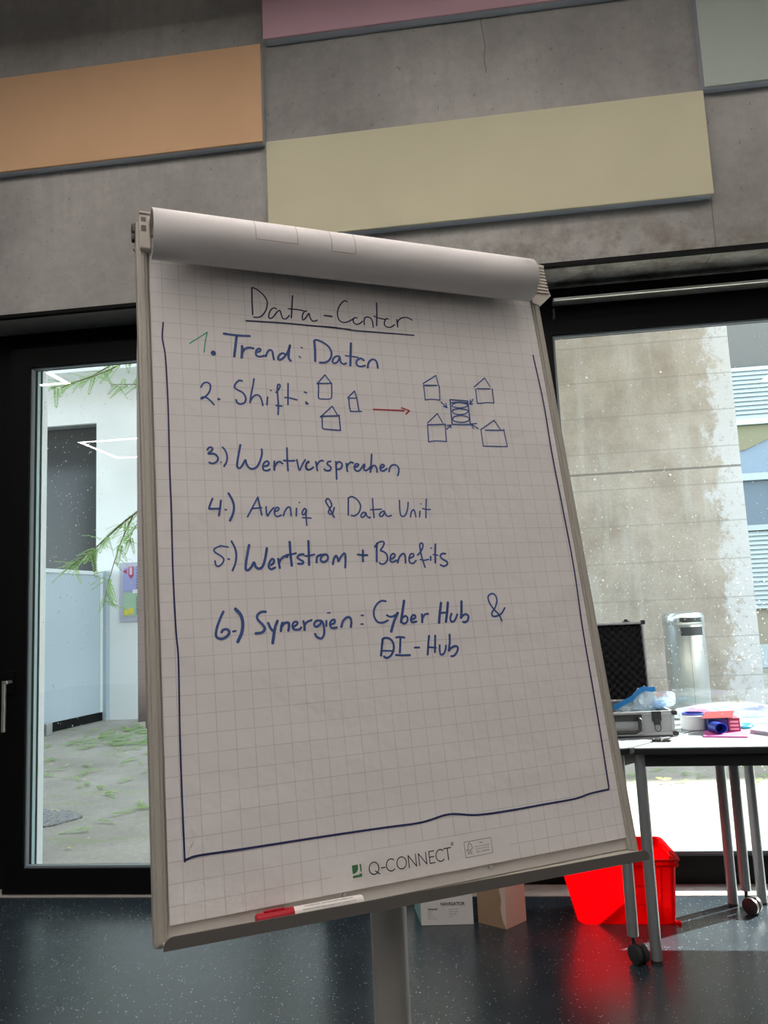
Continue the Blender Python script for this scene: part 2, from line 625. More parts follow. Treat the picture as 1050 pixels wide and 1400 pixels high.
ceiling_ring(0.25, -3.2, 0.74, 0.74, 'square ring light overhead well behind the viewer')
ceiling_ring(-2.0, -2.8, 0.74, 0.74, 'square ring light overhead behind the viewer, on the left')
ceiling_ring(-0.75, -0.9, 0.74, 0.74, 'square ring light overhead just behind the viewer')
ceiling_ring(-1.9, -6.2, 0.74, 0.74, 'square ring light far back in the room')

# ================================================================== SETTING: the courtyard outside
def ground_mat():
    m = mat('courtyard_ground', (0.4, 0.39, 0.35), 0.85, spec=0.3)
    t = NT(m)
    o = t.tc.outputs['Object']
    big = t.ramp(t.noise(o, 0.8, 5, 0.6), [(0.35, (0.26, 0.245, 0.21)), (0.65, (0.41, 0.39, 0.345))])
    fine = t.ramp(t.noise(o, 40, 5, 0.7), [(0.3, (0.7, 0.7, 0.7)), (0.7, (1, 1, 1))])
    c = t.mix(0.8, big, fine, 'MULTIPLY')
    moss = t.ramp(t.noise(t.mapping((1, 2.2, 1)), 1.7, 6, 0.65), [(0.55, (0, 0, 0)), (0.68, (0.55, 0.55, 0.55))])
    c = t.mix(moss, c, (0.22, 0.30, 0.11))
    t.l.new(c, t.p.inputs['Base Color'])
    t.bump(t.noise(o, 50, 4), 0.3, 0.01)
    return m
M['ground'] = ground_mat()
M['white_render'] = mat('white_render', (0.88, 0.91, 0.91), 0.8, var=0.05, vscale=1.5, bump=0.1, bscale=40)

def outer_concrete():
    m = mat('board_marked_concrete', (0.45, 0.43, 0.38), 0.85, spec=0.25)
    t = NT(m)
    o = t.tc.outputs['Object']
    x, y, z = t.xyz()[:3]
    cl = t.noise(o, 2.2, 7, 0.65)
    c = t.ramp(cl, [(0.32, (0.375, 0.32, 0.262)), (0.68, (0.57, 0.51, 0.44))])
    pale = t.noise(t.mapping((7, 1, 0.8)), 1.0, 5, 0.6)
    c = t.mix(t.ramp(pale, [(0.5, (0, 0, 0)), (0.75, (0.45, 0.45, 0.45))]), c, (0.66, 0.66, 0.62))
    f = t.ramp(t.noise(o, 30, 5, 0.7), [(0.3, (0.72, 0.72, 0.72)), (0.7, (1, 1, 1))])
    c = t.mix(0.6, c, f, 'MULTIPLY')
    # lime bloom down the right edge: patches with their own outline
    edge = t.math('MULTIPLY_ADD', x, 2.4, -6.55)
    ed = t.math('ADD', edge, t.math('MULTIPLY_ADD', t.noise(t.mapping((1, 1, 0.8)), 4.2, 8, 0.8), 3.4, -1.7))
    c = t.mix(t.ramp(ed, [(0.05, (0, 0, 0)), (0.32, (0.85, 0.85, 0.85))]), c, t.mix(t.ramp(t.noise(o, 14, 6, 0.8), [(0.56, (0, 0, 0)), (0.66, (1, 1, 1))]), (0.66, 0.67, 0.68), (0.42, 0.39, 0.35)))
    # pour joints
    fr = t.math('FRACT', t.math('MULTIPLY_ADD', z, 1 / 0.437, 0.53))
    line = t.math('LESS_THAN', t.math('ABSOLUTE', t.math('SUBTRACT', fr, 0.5)), 0.018)
    c = t.mix(t.math('MULTIPLY', line, 0.45), c, (0.26, 0.25, 0.22))
    main = t.math('LESS_THAN', t.math('ABSOLUTE', t.math('SUBTRACT', z, 2.805)), 0.013)
    c = t.mix(t.math('MULTIPLY', main, 0.8), c, (0.17, 0.16, 0.14))
    t.l.new(c, t.p.inputs['Base Color'])
    t.bump(t.noise(o, 30, 5), 0.25, 0.01)
    return m
M['outer_concrete'] = outer_concrete()

struct('ground', MB().box(-30, 60, 4.16, 45, -0.25, -0.01), M['ground'])
struct('wall_courtyard_right', MB().box(-1.5, 3.085, 9.3, 9.7, -0.05, 5.0), M['outer_concrete'])
wl = MB()
wl.box(-5.405, -1.5, 10.5, 10.8, -0.05, 7.0)
wl.box(-14, -7.6, 10.5, 10.8, -0.05, 7.0)
wl.box(-7.6, -5.405, 10.5, 10.8, -0.05, 1.9)
wl.box(-7.6, -5.405, 10.5, 10.8, 4.23, 7.0)
wl.box(-14, -1.5, 10.2, 10.5, 4.92, 5.05)
struct('wall_courtyard_left', wl, M['white_render'])
M['darkpane'] = mat('dark_pane', (0.055, 0.058, 0.06), 0.15, spec=0.35)
w3 = sthing('window_3', (-6.5, 10.6, 3.0))
MB().box(-7.6, -5.405, 10.62, 10.66, 1.9, 4.23).build('pane', M['darkpane'], w3)
frame_ring(MB(), -7.6, -5.405, 1.9, 4.23, -7.54, -5.44, 1.96, 4.19, 10.56, 10.62).build('window_frame', mat('dark_window_frame', (0.10, 0.11, 0.115), 0.5), w3)

# tie holes with pale plugs in the concrete
th = MB()
for zz in (3.98, 2.74, 1.55):
    for xx in (0.55, 1.42, 2.28):
        th.sphere((xx, 9.292, zz), (0.016, 0.007, 0.016), 10, 6)
tag(th.build('plug', mat('pale_plug', (0.72, 0.72, 0.70), 0.7), None, True), 'pale round plugs set in rows in the outdoor concrete wall', 'tie hole plugs', kind='stuff')

# grey sheet metal gate at the left
M['gate'] = mat('blue_grey_sheet', (0.40, 0.485, 0.54), 0.5, var=0.04, vscale=1.2)
g = thing('sliding_gate', 'pale blue-grey sheet metal gate left of the white courtyard wall', 'gate', (-5.35, 9.0, 0))
gx = lambda y: -5.405 + (y - 9.28) * 0.152
def gate_box(mb, y0, y1, z0, z1, t0, t1):
    return mb.hexa([(gx(y0) + t0, y0, z0), (gx(y0) + t1, y0, z0), (gx(y1) + t1, y1, z0), (gx(y1) + t0, y1, z0),
                    (gx(y0) + t0, y0, z1), (gx(y0) + t1, y0, z1), (gx(y1) + t1, y1, z1), (gx(y1) + t0, y1, z1)])
gate_box(MB(), 6.0, 10.36, 0.12, 1.99, -0.03, 0.0).build('sheet', M['gate'], g)
gf = MB()
gate_box(gf, 6.0, 10.36, 1.99, 2.04, -0.05, 0.012)
gate_box(gf, 10.30, 10.36, 0.12, 1.99, -0.05, 0.012)
gf.build('gate_frame', mat('gate_frame_metal', (0.62, 0.68, 0.70), 0.5), g)
gate_box(MB(), 6.0, 10.40, 0.0, 0.115, -0.06, -0.02).build('bottom_rail', M['black'], g)
MB().bbox(gx(9.2), gx(9.2) + 0.10, 9.12, 9.25, -0.01, 0.14, 0.01).build('guide_roller', M['alu'], g)
MB().box(-5.30, -5.20, 10.40, 10.50, -0.02, 2.05).build('gate_post', M['gate'], g)

# notice board on the white wall
s = thing('notice_sign', 'lilac and green notice sign on the white courtyard wall', 'sign', (-4.65, 10.48, 1.75))
Mq = lambda n, c: mat(n, c, 0.6)
MB().box(-5.04, -4.28, 10.470, 10.50, 1.335, 2.16).build('board', Mq('sign_lilac_grey', (0.50, 0.50, 0.60)), s)
MB().box(-4.98, -4.34, 10.464, 10.470, 1.755, 2.09).build('upper_field', Mq('sign_violet', (0.36, 0.38, 0.66)), s)
MB().box(-4.98, -4.34, 10.464, 10.470, 1.405, 1.735).build('lower_field', Mq('sign_green', (0.40, 0.58, 0.42)), s)
P3 = lambda pts, y: [(px, y, pz) for px, pz in pts]
ar = MB()
ar.prism(P3([(-4.985, 2.035), (-4.93, 2.07), (-4.93, 2.0)], 10.458), (0, 0.006, 0))
ar.box(-4.90, -4.83, 10.458, 10.464, 1.97, 2.10)
ar.prism(P3([(-4.90, 1.97), (-4.83, 1.97), (-4.865, 1.93)], 10.458), (0, 0.006, 0))
ar.build('red_symbol', Mq('sign_red', (0.42, 0.05, 0.09)), s)
MB().box(-4.885, -4.845, 10.452, 10.458, 1.985, 2.09).build('pink_field', Mq('sign_pink', (0.75, 0.45, 0.55)), s)
yb = MB()
yb.box(-4.97, -4.90, 10.458, 10.464, 1.42, 1.50)
yb.box(-4.895, -4.83, 10.458, 10.464, 1.43, 1.52)
yb.build('yellow_symbol', Mq('sign_yellow', (0.75, 0.62, 0.10)), s)
tx = MB()
for k in range(8):
    tx.box(-4.79, -4.45 - 0.03 * (k % 3), 10.458, 10.464, 2.085 - 0.042 * k, 2.097 - 0.042 * k)
for k in range(8):
    tx.box(-4.79, -4.44 - 0.025 * ((k + 1) % 3), 10.458, 10.464, 1.66 - 0.032 * k, 1.671 - 0.032 * k)
tx.build('text_lines', Mq('sign_ink', (0.10, 0.10, 0.14)), s)
MB().box(-4.84, -4.45, 10.456, 10.464, 1.72, 1.775).build('title_strip', Mq('sign_white', (0.8, 0.8, 0.82)), s)

# dark patch cover in the left ground
dc = MB()
dc.lathe([(0, 0.004), (0.25, 0.004), (0.265, 0.0), (0.265, -0.02)], Matrix.Translation((-3.10, 5.2, 0)), 36)
for v_ in dc.bm.verts:
    a_ = math.atan2(v_.co.y - 5.2, v_.co.x + 3.10)
    k_ = 1 + 0.10 * math.sin(3 * a_ + 1) + 0.06 * math.sin(7 * a_)
    v_.co.x = -3.10 + (v_.co.x + 3.10) * k_
    v_.co.y = 5.2 + (v_.co.y - 5.2) * k_
tag(dc.build('drain_cover', mat('dark_speckled_iron', (0.20, 0.20, 0.20), 0.8, var=0.6, vscale=45)), 'dark round drain cover in the courtyard ground', 'drain cover')

# far building on the right with white louvres and blue windows
bd = thing('building', 'pale building with white louvres and blue windows beyond the concrete wall', 'building', (9, 17, 0))
bw = MB()
bw.box(3.2, 15.5, 15.25, 20, -0.05, 25)  # tower height out of view is shaped to shade the left ground
bw.box(15.5, 48, 15.25, 20, -0.05, 13.2)  # unseen wing, roof height set to throw the shadow edge on the ground
bw.build('facade_wall', mat('grey_facade', (0.135, 0.13, 0.118), 0.8), bd)
M['louvre'] = mat('white_louvre', (0.37, 0.43, 0.44), 0.45)
M['bluepane'] = mat('sky_reflection_pane', (0.17, 0.23, 0.30), 0.2, spec=0.5)  # diffuse blue of both panes stands in for the mirrored sky
M['bluepane2'] = mat('deep_reflection_pane', (0.09, 0.13, 0.17), 0.2, spec=0.5)
for z0, z1 in ((4.62, 5.62), (1.07, 2.50)):
    lv = MB()
    nsl = int(round((z1 - z0) / 0.0834))
    for k in range(nsl):
        za = z0 + k * 0.0834
        lv.hexa([(3.2, 15.02, za), (15.4, 15.02, za), (15.4, 15.06, za), (3.2, 15.06, za),
                 (3.2, 15.06, za + 0.081), (15.4, 15.06, za + 0.081), (15.4, 15.10, za + 0.081), (3.2, 15.10, za + 0.081)])
    lv.build('louvre_panel', M['louvre'], bd)
MB().box(3.2, 15.4, 15.0, 15.2, 4.50, 4.61).build('rail', mat('pale_green_rail', (0.52, 0.62, 0.58), 0.4), bd)
MB().box(3.2, 15.4, 15.12, 15.22, 3.57, 4.50).build('window', M['bluepane'], bd)
bc = MB()
bc.prism(P3([(4.6, 4.49), (6.1, 4.49), (5.5, 4.2), (5.1, 4.03), (4.6, 3.98)], 15.08), (0, 0.04, 0))
bc.build('sun_screen', mat('olive_screen', (0.22, 0.21, 0.13), 0.8), bd)
MB().box(3.2, 15.4, 15.0, 15.2, 3.44, 3.57).build('rail', M['louvre'], bd)
MB().box(3.2, 15.4, 15.12, 15.22, 2.60, 3.44).build('window', M['bluepane2'], bd)
MB().box(3.2, 15.4, 15.0, 15.2, 2.50, 2.60).build('rail', M['louvre'], bd)
MB().box(3.2, 15.4, 15.1, 15.22, 0.42, 1.07).build('plinth', mat('brown_plinth', (0.27, 0.24, 0.18), 0.8), bd)
MB().box(3.2, 15.4, 15.1, 15.22, 0.0, 0.42).build('plinth_window', M['louvre'], bd)

# stainless ash and litter column
# added unseen block over the courtyard, placed to keep sun off the left bay
struct('added_sun_blocker', MB().box(-14, 5.7, 6.6, 8.2, 4.45, 7.2).box(5.7, 6.15, 6.6, 6.75, 5.48, 7.2), M['outer_concrete'])
M['bin'] = mat('brushed_stainless', (0.66, 0.70, 0.71), 0.28, 0.9)
bn = thing('litter_column', 'round stainless steel litter bin standing before the outdoor concrete wall', 'litter bin', (2.055, 8.4, -0.01))
mx = Matrix.Translation((2.055, 8.4, -0.01))
MB().lathe([(0, 0), (0.195, 0), (0.20, 0.01), (0.20, 1.045)], mx, 48).build('drum', M['bin'], bn, True)
MB().lathe([(0.203, 1.045), (0.206, 1.05), (0.206, 1.13), (0.18, 1.165), (0.11, 1.18), (0, 1.185)], mx, 48).build('lid', M['bin'], bn, True)
def arc_plate(mb, r0, r1, a0, a1, z0, z1, n=14):
    for k in range(n):
        b0 = a0 + (a1 - a0) * k / n; b1 = a0 + (a1 - a0) * (k + 1) / n
        q = []
        for zz in (z0, z1):
            for rr, aa in ((r0, b0), (r0, b1), (r1, b1), (r1, b0)):
                q.append(mx @ Vector((rr * math.cos(aa), rr * math.sin(aa), zz)))
        mb.hexa(q)
    return mb
M['slot'] = mat('dark_slot', (0.03, 0.033, 0.035), 0.5)
arc_plate(MB(), 0.202, 0.2065, math.radians(-112), math.radians(-46), 0.94, 1.025).build('litter_slot', M['slot'], bn)
arc_plate(MB(), 0.202, 0.2085, math.radians(-112), math.radians(-46), 1.072, 1.118).build('ash_slot', M['slot'], bn)
MB().box(2.054, 2.056, 8.199, 8.201, 0.02, 0.93).build('door_seam', M['slot'], bn)

# ------------------------------------------------------------------ tree with feathery leaves
M['leaf'] = mat('fresh_leaf', (0.26, 0.42, 0.13), 0.5, var=0.25, vscale=5)
_n, _l = M['leaf'].node_tree.nodes, M['leaf'].node_tree.links
_t = _n.new('ShaderNodeBsdfTranslucent'); _t.inputs[0].default_value = (0.40, 0.62, 0.20, 1)
_x = _n.new('ShaderNodeMixShader'); _x.inputs[0].default_value = 0.45
_l.new(_n['Principled BSDF'].outputs[0], _x.inputs[1]); _l.new(_t.outputs[0], _x.inputs[2]); _l.new(_x.outputs[0], _n['Material Output'].inputs[0])
M['bark'] = mat('grey_bark', (0.17, 0.13, 0.09), 0.9, bump=0.5, bscale=30)
tr = thing('tree', 'green feathery-leaved tree reaching over the courtyard outside the left door', 'tree', (-1.95, 6.9, 0))
tk = MB()
tk.tube([(-1.95, 6.9, -0.02), (-1.98, 6.9, 1.2), (-1.9, 6.7, 2.6), (-1.95, 6.3, 3.7), (-2.0, 5.95, 4.6), (-2.1, 5.9, 6.0)], [0.11, 0.095, 0.085, 0.075, 0.06, 0.03], 12)
tk.build('trunk', M['bark'], tr, True)
br = MB()
lf = MB()
def leaflet(p, d, nrm, ln, wd):
    d = d.normalized()
    sd = d.cross(nrm).normalized()
    a = p; b = p + d * ln * 0.45 + sd * wd * 0.5; c = p + d * ln; e = p + d * ln * 0.45 - sd * wd * 0.5
    dp = nrm * (-0.12 * ln)
    lf.face(lf.verts([a, b, c + dp])); lf.face(lf.verts([a, c + dp, e]))
def pinnate(p, d, ln):
    d = d.normalized()
    n = 11
    side = d.cross(Vector((0, 0, 1)))
    if side.length < 0.1: side = Vector((1, 0, 0))
    side.normalize()
    nrm = side.cross(d).normalized()
    q = p.copy()
    dd = d.copy()
    for k in range(n):
        dd = (dd + Vector((0, 0, -0.035))).normalized()
        q = q + dd * (ln / n)
        sz = 0.033 * (1 - 0.45 * k / n) * (ln / 0.17)
        for sg in (-1, 1):
            leaflet(q, side * sg + dd * 0.55 + Vector((0, 0, R.uniform(-0.25, 0.1))), nrm, sz, sz * 0.5)
    leaflet(q, dd, nrm, 0.03, 0.011)
def branch(pts, r0, r1, leaves, ln=0.17, from_frac=0.25):
    c = [Vector(p) for p in catmull([Vector(p) for p in pts], 8)]
    br.tube(c, [r0 + (r1 - r0) * i / (len(c) - 1) for i in range(len(c))], 6)
    n = len(c)
    for k in range(leaves):
        f = from_frac + (1 - from_frac) * (k + R.random()) / leaves
        i = min(n - 2, int(f * (n - 1)))
        t = (c[i + 1] - c[i]).normalized()
        d = Vector((R.uniform(-1, 1), R.uniform(-1, 1), R.uniform(-0.75, 0.6))) + t * 0.6
        pinnate(c[i], d, ln * R.uniform(0.75, 1.2))
# upper spray across the top of the door pane
branch([(-1.98, 6.1, 4.2), (-2.6, 6.3, 4.15), (-3.1, 6.6, 3.72), (-3.75, 6.6, 3.50)], 0.018, 0.004, 34, 0.18, 0.35)
branch([(-2.6, 6.3, 4.15), (-3.1, 6.9, 4.0), (-3.6, 6.95, 3.72), (-4.05, 6.95, 3.62)], 0.012, 0.004, 24, 0.18, 0.55)
branch([(-1.95, 6.3, 3.7), (-2.6, 6.8, 3.8), (-3.0, 7.0, 3.62), (-3.45, 7.0, 3.62)], 0.012, 0.003, 26, 0.16, 0.5)
# lower spray by the sign
branch([(-1.92, 6.72, 2.5), (-2.5, 6.6, 2.55), (-3.0, 6.5, 2.25), (-3.35, 6.5, 1.98), (-3.62, 6.5, 1.80)], 0.014, 0.003, 36, 0.19, 0.45)
branch([(-3.0, 6.5, 2.25), (-3.12, 6.5, 2.0), (-3.22, 6.5, 1.7), (-3.28, 6.5, 1.45)], 0.006, 0.002, 20, 0.17, 0.2)
branch([(-2.5, 6.6, 2.55), (-2.9, 6.45, 2.2), (-3.0, 6.4, 2.0)], 0.006, 0.002, 16, 0.16, 0.3)
for k in range(26):
    a = R.uniform(0, 6.28); e = R.uniform(0.0, 0.9); L = R.uniform(0.28, 0.42)
    b0 = Vector((-2.05, 5.93, R.uniform(4.6, 5.9)))
    d = Vector((math.cos(a) * math.cos(e) , math.sin(a) * math.cos(e), math.sin(e)))
    if d.x < -0.25: d.z = abs(d.z) + 0.35
    branch([b0, b0 + d * L * 0.5, b0 + d * L], 0.014, 0.004, 12, 0.18, 0.3)
br.build('branches', M['bark'], tr, True)
tag(lf.build('foliage', M['leaf'], tr, recalc=False), kind='stuff')

# fallen leaf litter on the courtyard ground
lf = MB()
for k in range(420):
    if R.random() < 0.45:
        p = Vector((R.uniform(-4.6, -3.3), R.uniform(8.2, 9.9), 0.003))
    else:
        p = Vector((R.uniform(-5.2, -1.4), R.uniform(4.6, 9.8), 0.003))
    a = R.uniform(0, 6.28)
    pinnate(p + Vector((0, 0, 0.012)), Vector((math.cos(a), math.sin(a), 0.12)), R.uniform(0.10, 0.20))
for k in range(110):
    p = Vector((R.uniform(0.6, 3.2), R.uniform(5.9, 8.9), 0.01))
    a = R.uniform(0, 6.28)
    pinnate(p, Vector((math.cos(a), math.sin(a), 0.1)), R.uniform(0.07, 0.15))
tag(lf.build('leaf_litter', M['leaf'], None, recalc=False), 'green leaf litter scattered over the wet courtyard ground', 'leaves', kind='stuff')
lf = MB()
for k in range(90):
    p = Vector((R.uniform(-5.0, -1.5), R.uniform(4.3, 9.0), 0.004))
    a = R.uniform(0, 6.28); l_ = R.uniform(0.02, 0.05)
    leaflet(p, Vector((math.cos(a), math.sin(a), 0.1)), Vector((0, 0, 1)), l_, l_ * 0.6)
tag(lf.build('leaf_litter', mat('yellow_leaf', (0.62, 0.50, 0.16), 0.6, var=0.4, vscale=3), None, recalc=False), 'yellowed leaf flecks scattered on the courtyard ground', 'leaves', kind='stuff')
lf = MB()
for a, l_ in ((0.3, 0.06), (2.6, 0.07), (1.2, 0.05)):
    leaflet(Vector((1.23, 5.95, 0.02)), Vector((math.cos(a), math.sin(a), 0.3)), Vector((0, -0.3, 1)), l_, l_ * 0.5)
tag(lf.build('leaf', mat('lime_leaf', (0.55, 0.60, 0.12), 0.5), None, recalc=False), 'yellow-green fallen leaf at the edge of the sunny ground', 'leaf')

# raindrops on the outside of the panes
def drop_mat():
    m = bpy.data.materials.new('rain_water')
    m.use_nodes = True
    n, l = m.node_tree.nodes, m.node_tree.links
    n.clear()
    out = n.new('ShaderNodeOutputMaterial')
    g_ = n.new('ShaderNodeBsdfGlass'); g_.inputs['IOR'].default_value = 1.33; g_.inputs['Roughness'].default_value = 0.15
    t_ = n.new('ShaderNodeBsdfTranslucent'); t_.inputs[0].default_value = (0.95, 0.97, 0.97, 1)
    mx_ = n.new('ShaderNodeMixShader'); mx_.inputs[0].default_value = 0.75
    l.new(g_.outputs[0], mx_.inputs[1]); l.new(t_.outputs[0], mx_.inputs[2]); l.new(mx_.outputs[0], out.inputs[0])
    return m
M['rain'] = drop_mat()
def drops(n, x0, x1, z0, z1, y, dens, lbl):
    mb = MB()
    k = 0
    while k < n:
        x = R.uniform(x0, x1); z = R.uniform(z0, z1)
        if R.random() > dens(x, z):
            continue
        k += 1
        r = 0.0014 + 0.0024 * R.random() ** 2
        st = R.uniform(1.0, 1.5)
        ring = [(x + r * math.cos(i * math.pi / 3), z + r * st * math.sin(i * math.pi / 3)) for i in range(6)]
        a = mb.verts([(px, y, pz) for px, pz in ring])
        b = mb.verts([(x + (px - x) * 0.6, y + r * 0.55, z + (pz - z) * 0.6) for px, pz in ring])
        for i in range(6):
            mb.face([a[i], a[(i + 1) % 6], b[(i + 1) % 6], b[i]])
        mb.face(b)
        mb.face(list(reversed(a)))
    tag(mb.build('raindrops', M['rain'], None, True), lbl, 'raindrops', kind='stuff')
drops(2600, 0.46, 2.2, 0.3, 2.64, 3.9155, lambda x, z: 0.15 if z > 2.0 else (0.35 if z > 1.6 else (0.9 if z > 0.55 else 0.25)), 'fine raindrops spattered on the right window pane')
drops(420, -2.25, -1.35, 0.3, 2.6, 3.8065, lambda x, z: (0.9 if x < -1.9 else 0.15) * (1.0 if z > 1.2 else 0.4), 'sparse raindrops on the left door pane')

# ================================================================== FLIP CHART
# board frame: A = to the right along the paper, B = down the paper, N = towards the reader
BO = Vector((-0.476961, 1.074076, 0.545940 + 1.29))
BA = Vector((0.875089, 0.483919, 0.006450))
BB = Vector((0.081432, -0.134094, -0.987617))
BN = Vector((0.477062, -0.864778, 0.156750))
def bp(u, v, n=0.0):
    return BO + BA * u + BB * v + BN * n
BM = Matrix(((BA.x, -BB.x, BN.x, BO.x), (BA.y, -BB.y, BN.y, BO.y), (BA.z, -BB.z, BN.z, BO.z), (0, 0, 0, 1)))
def bbx(mb, u0, u1, v0, v1, n0, n1, r=0.0):
    if r:
        return mb.bbox(u0, u1, -v1, -v0, n0, n1, r, BM)
    return mb.box(u0, u1, -v1, -v0, n0, n1, BM)

M['rail'] = mat('warm_grey_aluminium', (0.46, 0.44, 0.385), 0.45, 0.1)
M['tray'] = mat('tray_grey', (0.50, 0.47, 0.41), 0.5, 0.1)
M['traylip'] = mat('tray_lip_dark_grey', (0.115, 0.108, 0.10), 0.5, 0.1)
M['board'] = mat('magnetic_board_white', (0.62, 0.60, 0.57), 0.35)
M['endcap'] = mat('beige_plastic', (0.60, 0.56, 0.50), 0.55)
M['pole'] = mat('pole_grey', (0.50, 0.485, 0.455), 0.4, 0.15)
M['darkplastic'] = mat('dark_plastic', (0.03, 0.03, 0.03), 0.45)

gx0, gy0 = -0.165, 1.223
fc = thing('flip_chart_easel', 'grey flip chart easel on a single round pole in front of the windows', 'flip chart', (gx0, gy0, 0))
bbx(MB(), 0.0, 0.694, -0.07, 0.937, -0.022, -0.0045).build('board', M['board'], fc)
def rail(u0, u1):
    mb = MB()
    bbx(mb, u0, u1, -0.07, 0.943, -0.024, 0.002, 0.002)
    bbx(mb, u0 + 0.004, u1 - 0.004, -0.02, 0.940, 0.0015, 0.0045, 0.0015)
    return mb.build('side_rail', M['rail'], fc)
rail(-0.0115, 0.0045)
rail(0.6895, 0.706)
# pen tray (sits very slightly skewed on the board)
tr_ = MB()
tl = 0.030
def tv(u):
    return 0.0095 * (u / 0.69)
tr_.hexa([bp(-0.002, 0.9405, -0.02), bp(0.702, 0.9405, -0.02), bp(0.702, 0.9495, tl), bp(-0.002, 0.9405, tl),
          bp(-0.002, 0.935, -0.02), bp(0.702, 0.935, -0.02), bp(0.702, 0.9455, tl), bp(-0.002, 0.938, tl)])
tr_.build('pen_tray', M['tray'], fc)
lp = MB()
poly = []
nseg = 6
u0, u1, vt, vb, rr = -0.004, 0.699, 0.9265, 0.9405, 0.012
for k in range(nseg + 1):
    a = math.pi / 2 * k / nseg
    poly.append((u0 + rr - rr * math.cos(a), vt + rr - rr * math.sin(a)))
for k in range(nseg + 1):
    a = math.pi / 2 * k / nseg
    poly.append((u1 - 0.008 + 0.008 * math.sin(a), vt + 0.008 - 0.008 * math.cos(a)))
poly += [(u1, vb - 0.002), (u1 - 0.002, vb), (u0, vb)]
lp.prism([bp(u, v + tv(u), tl) for u, v in poly], BN * 0.0035)
lp.build('tray_lip', M['traylip'], fc)
for u, v in ((0.231, 0.9253), (0.4521, 0.9250)):
    sw = MB().lathe([(0, 0.0), (0.0035, 0.0), (0.0035, 0.002), (0.0015, 0.003), (0, 0.003)], Matrix.Translation(bp(u, v, -0.0045)) @ BN.to_track_quat('Z', 'Y').to_matrix().to_4x4(), 14)
    sw.build('screw', M['alu'], fc, True)
# clamp bar with its end pieces
bbx(MB(), 0.0, 0.70, -0.083, -0.045, -0.024, 0.004, 0.004).build('clamp_bar', M['endcap'], fc)
lb = MB()
bbx(lb, -0.007, 0.009, -0.0765, -0.0165, -0.022, 0.012, 0.002)
bbx(lb, -0.0065, 0.0115, -0.081, -0.0775, -0.010, 0.014, 0.001)
lbo = lb.build('clamp_end', M['endcap'], fc)
for v0, v1 in ((-0.071, -0.064), (-0.0565, -0.0465)):
    bbx(MB(), -0.0045, 0.0028, v0, v1, 0.0115, 0.0126).build('clamp_opening', mat('painted_hole_shade', (0.16, 0.145, 0.12), 0.8), lbo)  # dark plates paint the shade inside the clamp's square holes
rc = MB()
poly = [(0.690, -0.0950), (0.7295, -0.0905), (0.7275, -0.070), (0.7262, -0.053), (0.7330, -0.0255), (0.704, -0.002), (0.690, -0.006)]
rc.prism([bp(u, v, -0.028) for u, v in poly], BN * 0.034)
rco = rc.build('clamp_end', M['endcap'], fc)
rb = MB()
for k in range(9):
    v = -0.086 + k * 0.0068
    bbx(rb, 0.700, 0.7262 + 0.0003 * k, v, v + 0.0032, 0.005, 0.0085)
rb.build('grip_ribs', M['endcap'], rco)
hk = MB()
bbx(hk, -0.0165, -0.0075, -0.0775, -0.060, -0.026, -0.012, 0.003)
bbx(hk, -0.0165, -0.0100, -0.061, -0.0475, -0.024, -0.014, 0.002)
hk.tube(catmull([bp(-0.013, -0.047, -0.019), bp(-0.0078, -0.042, -0.019), bp(-0.0070, -0.034, -0.019), bp(-0.0110, -0.0295, -0.019), bp(-0.0145, -0.034, -0.019)], 5), 0.0009, 8)
hk.build('hanging_hook', M['darkplastic'], fc, True)
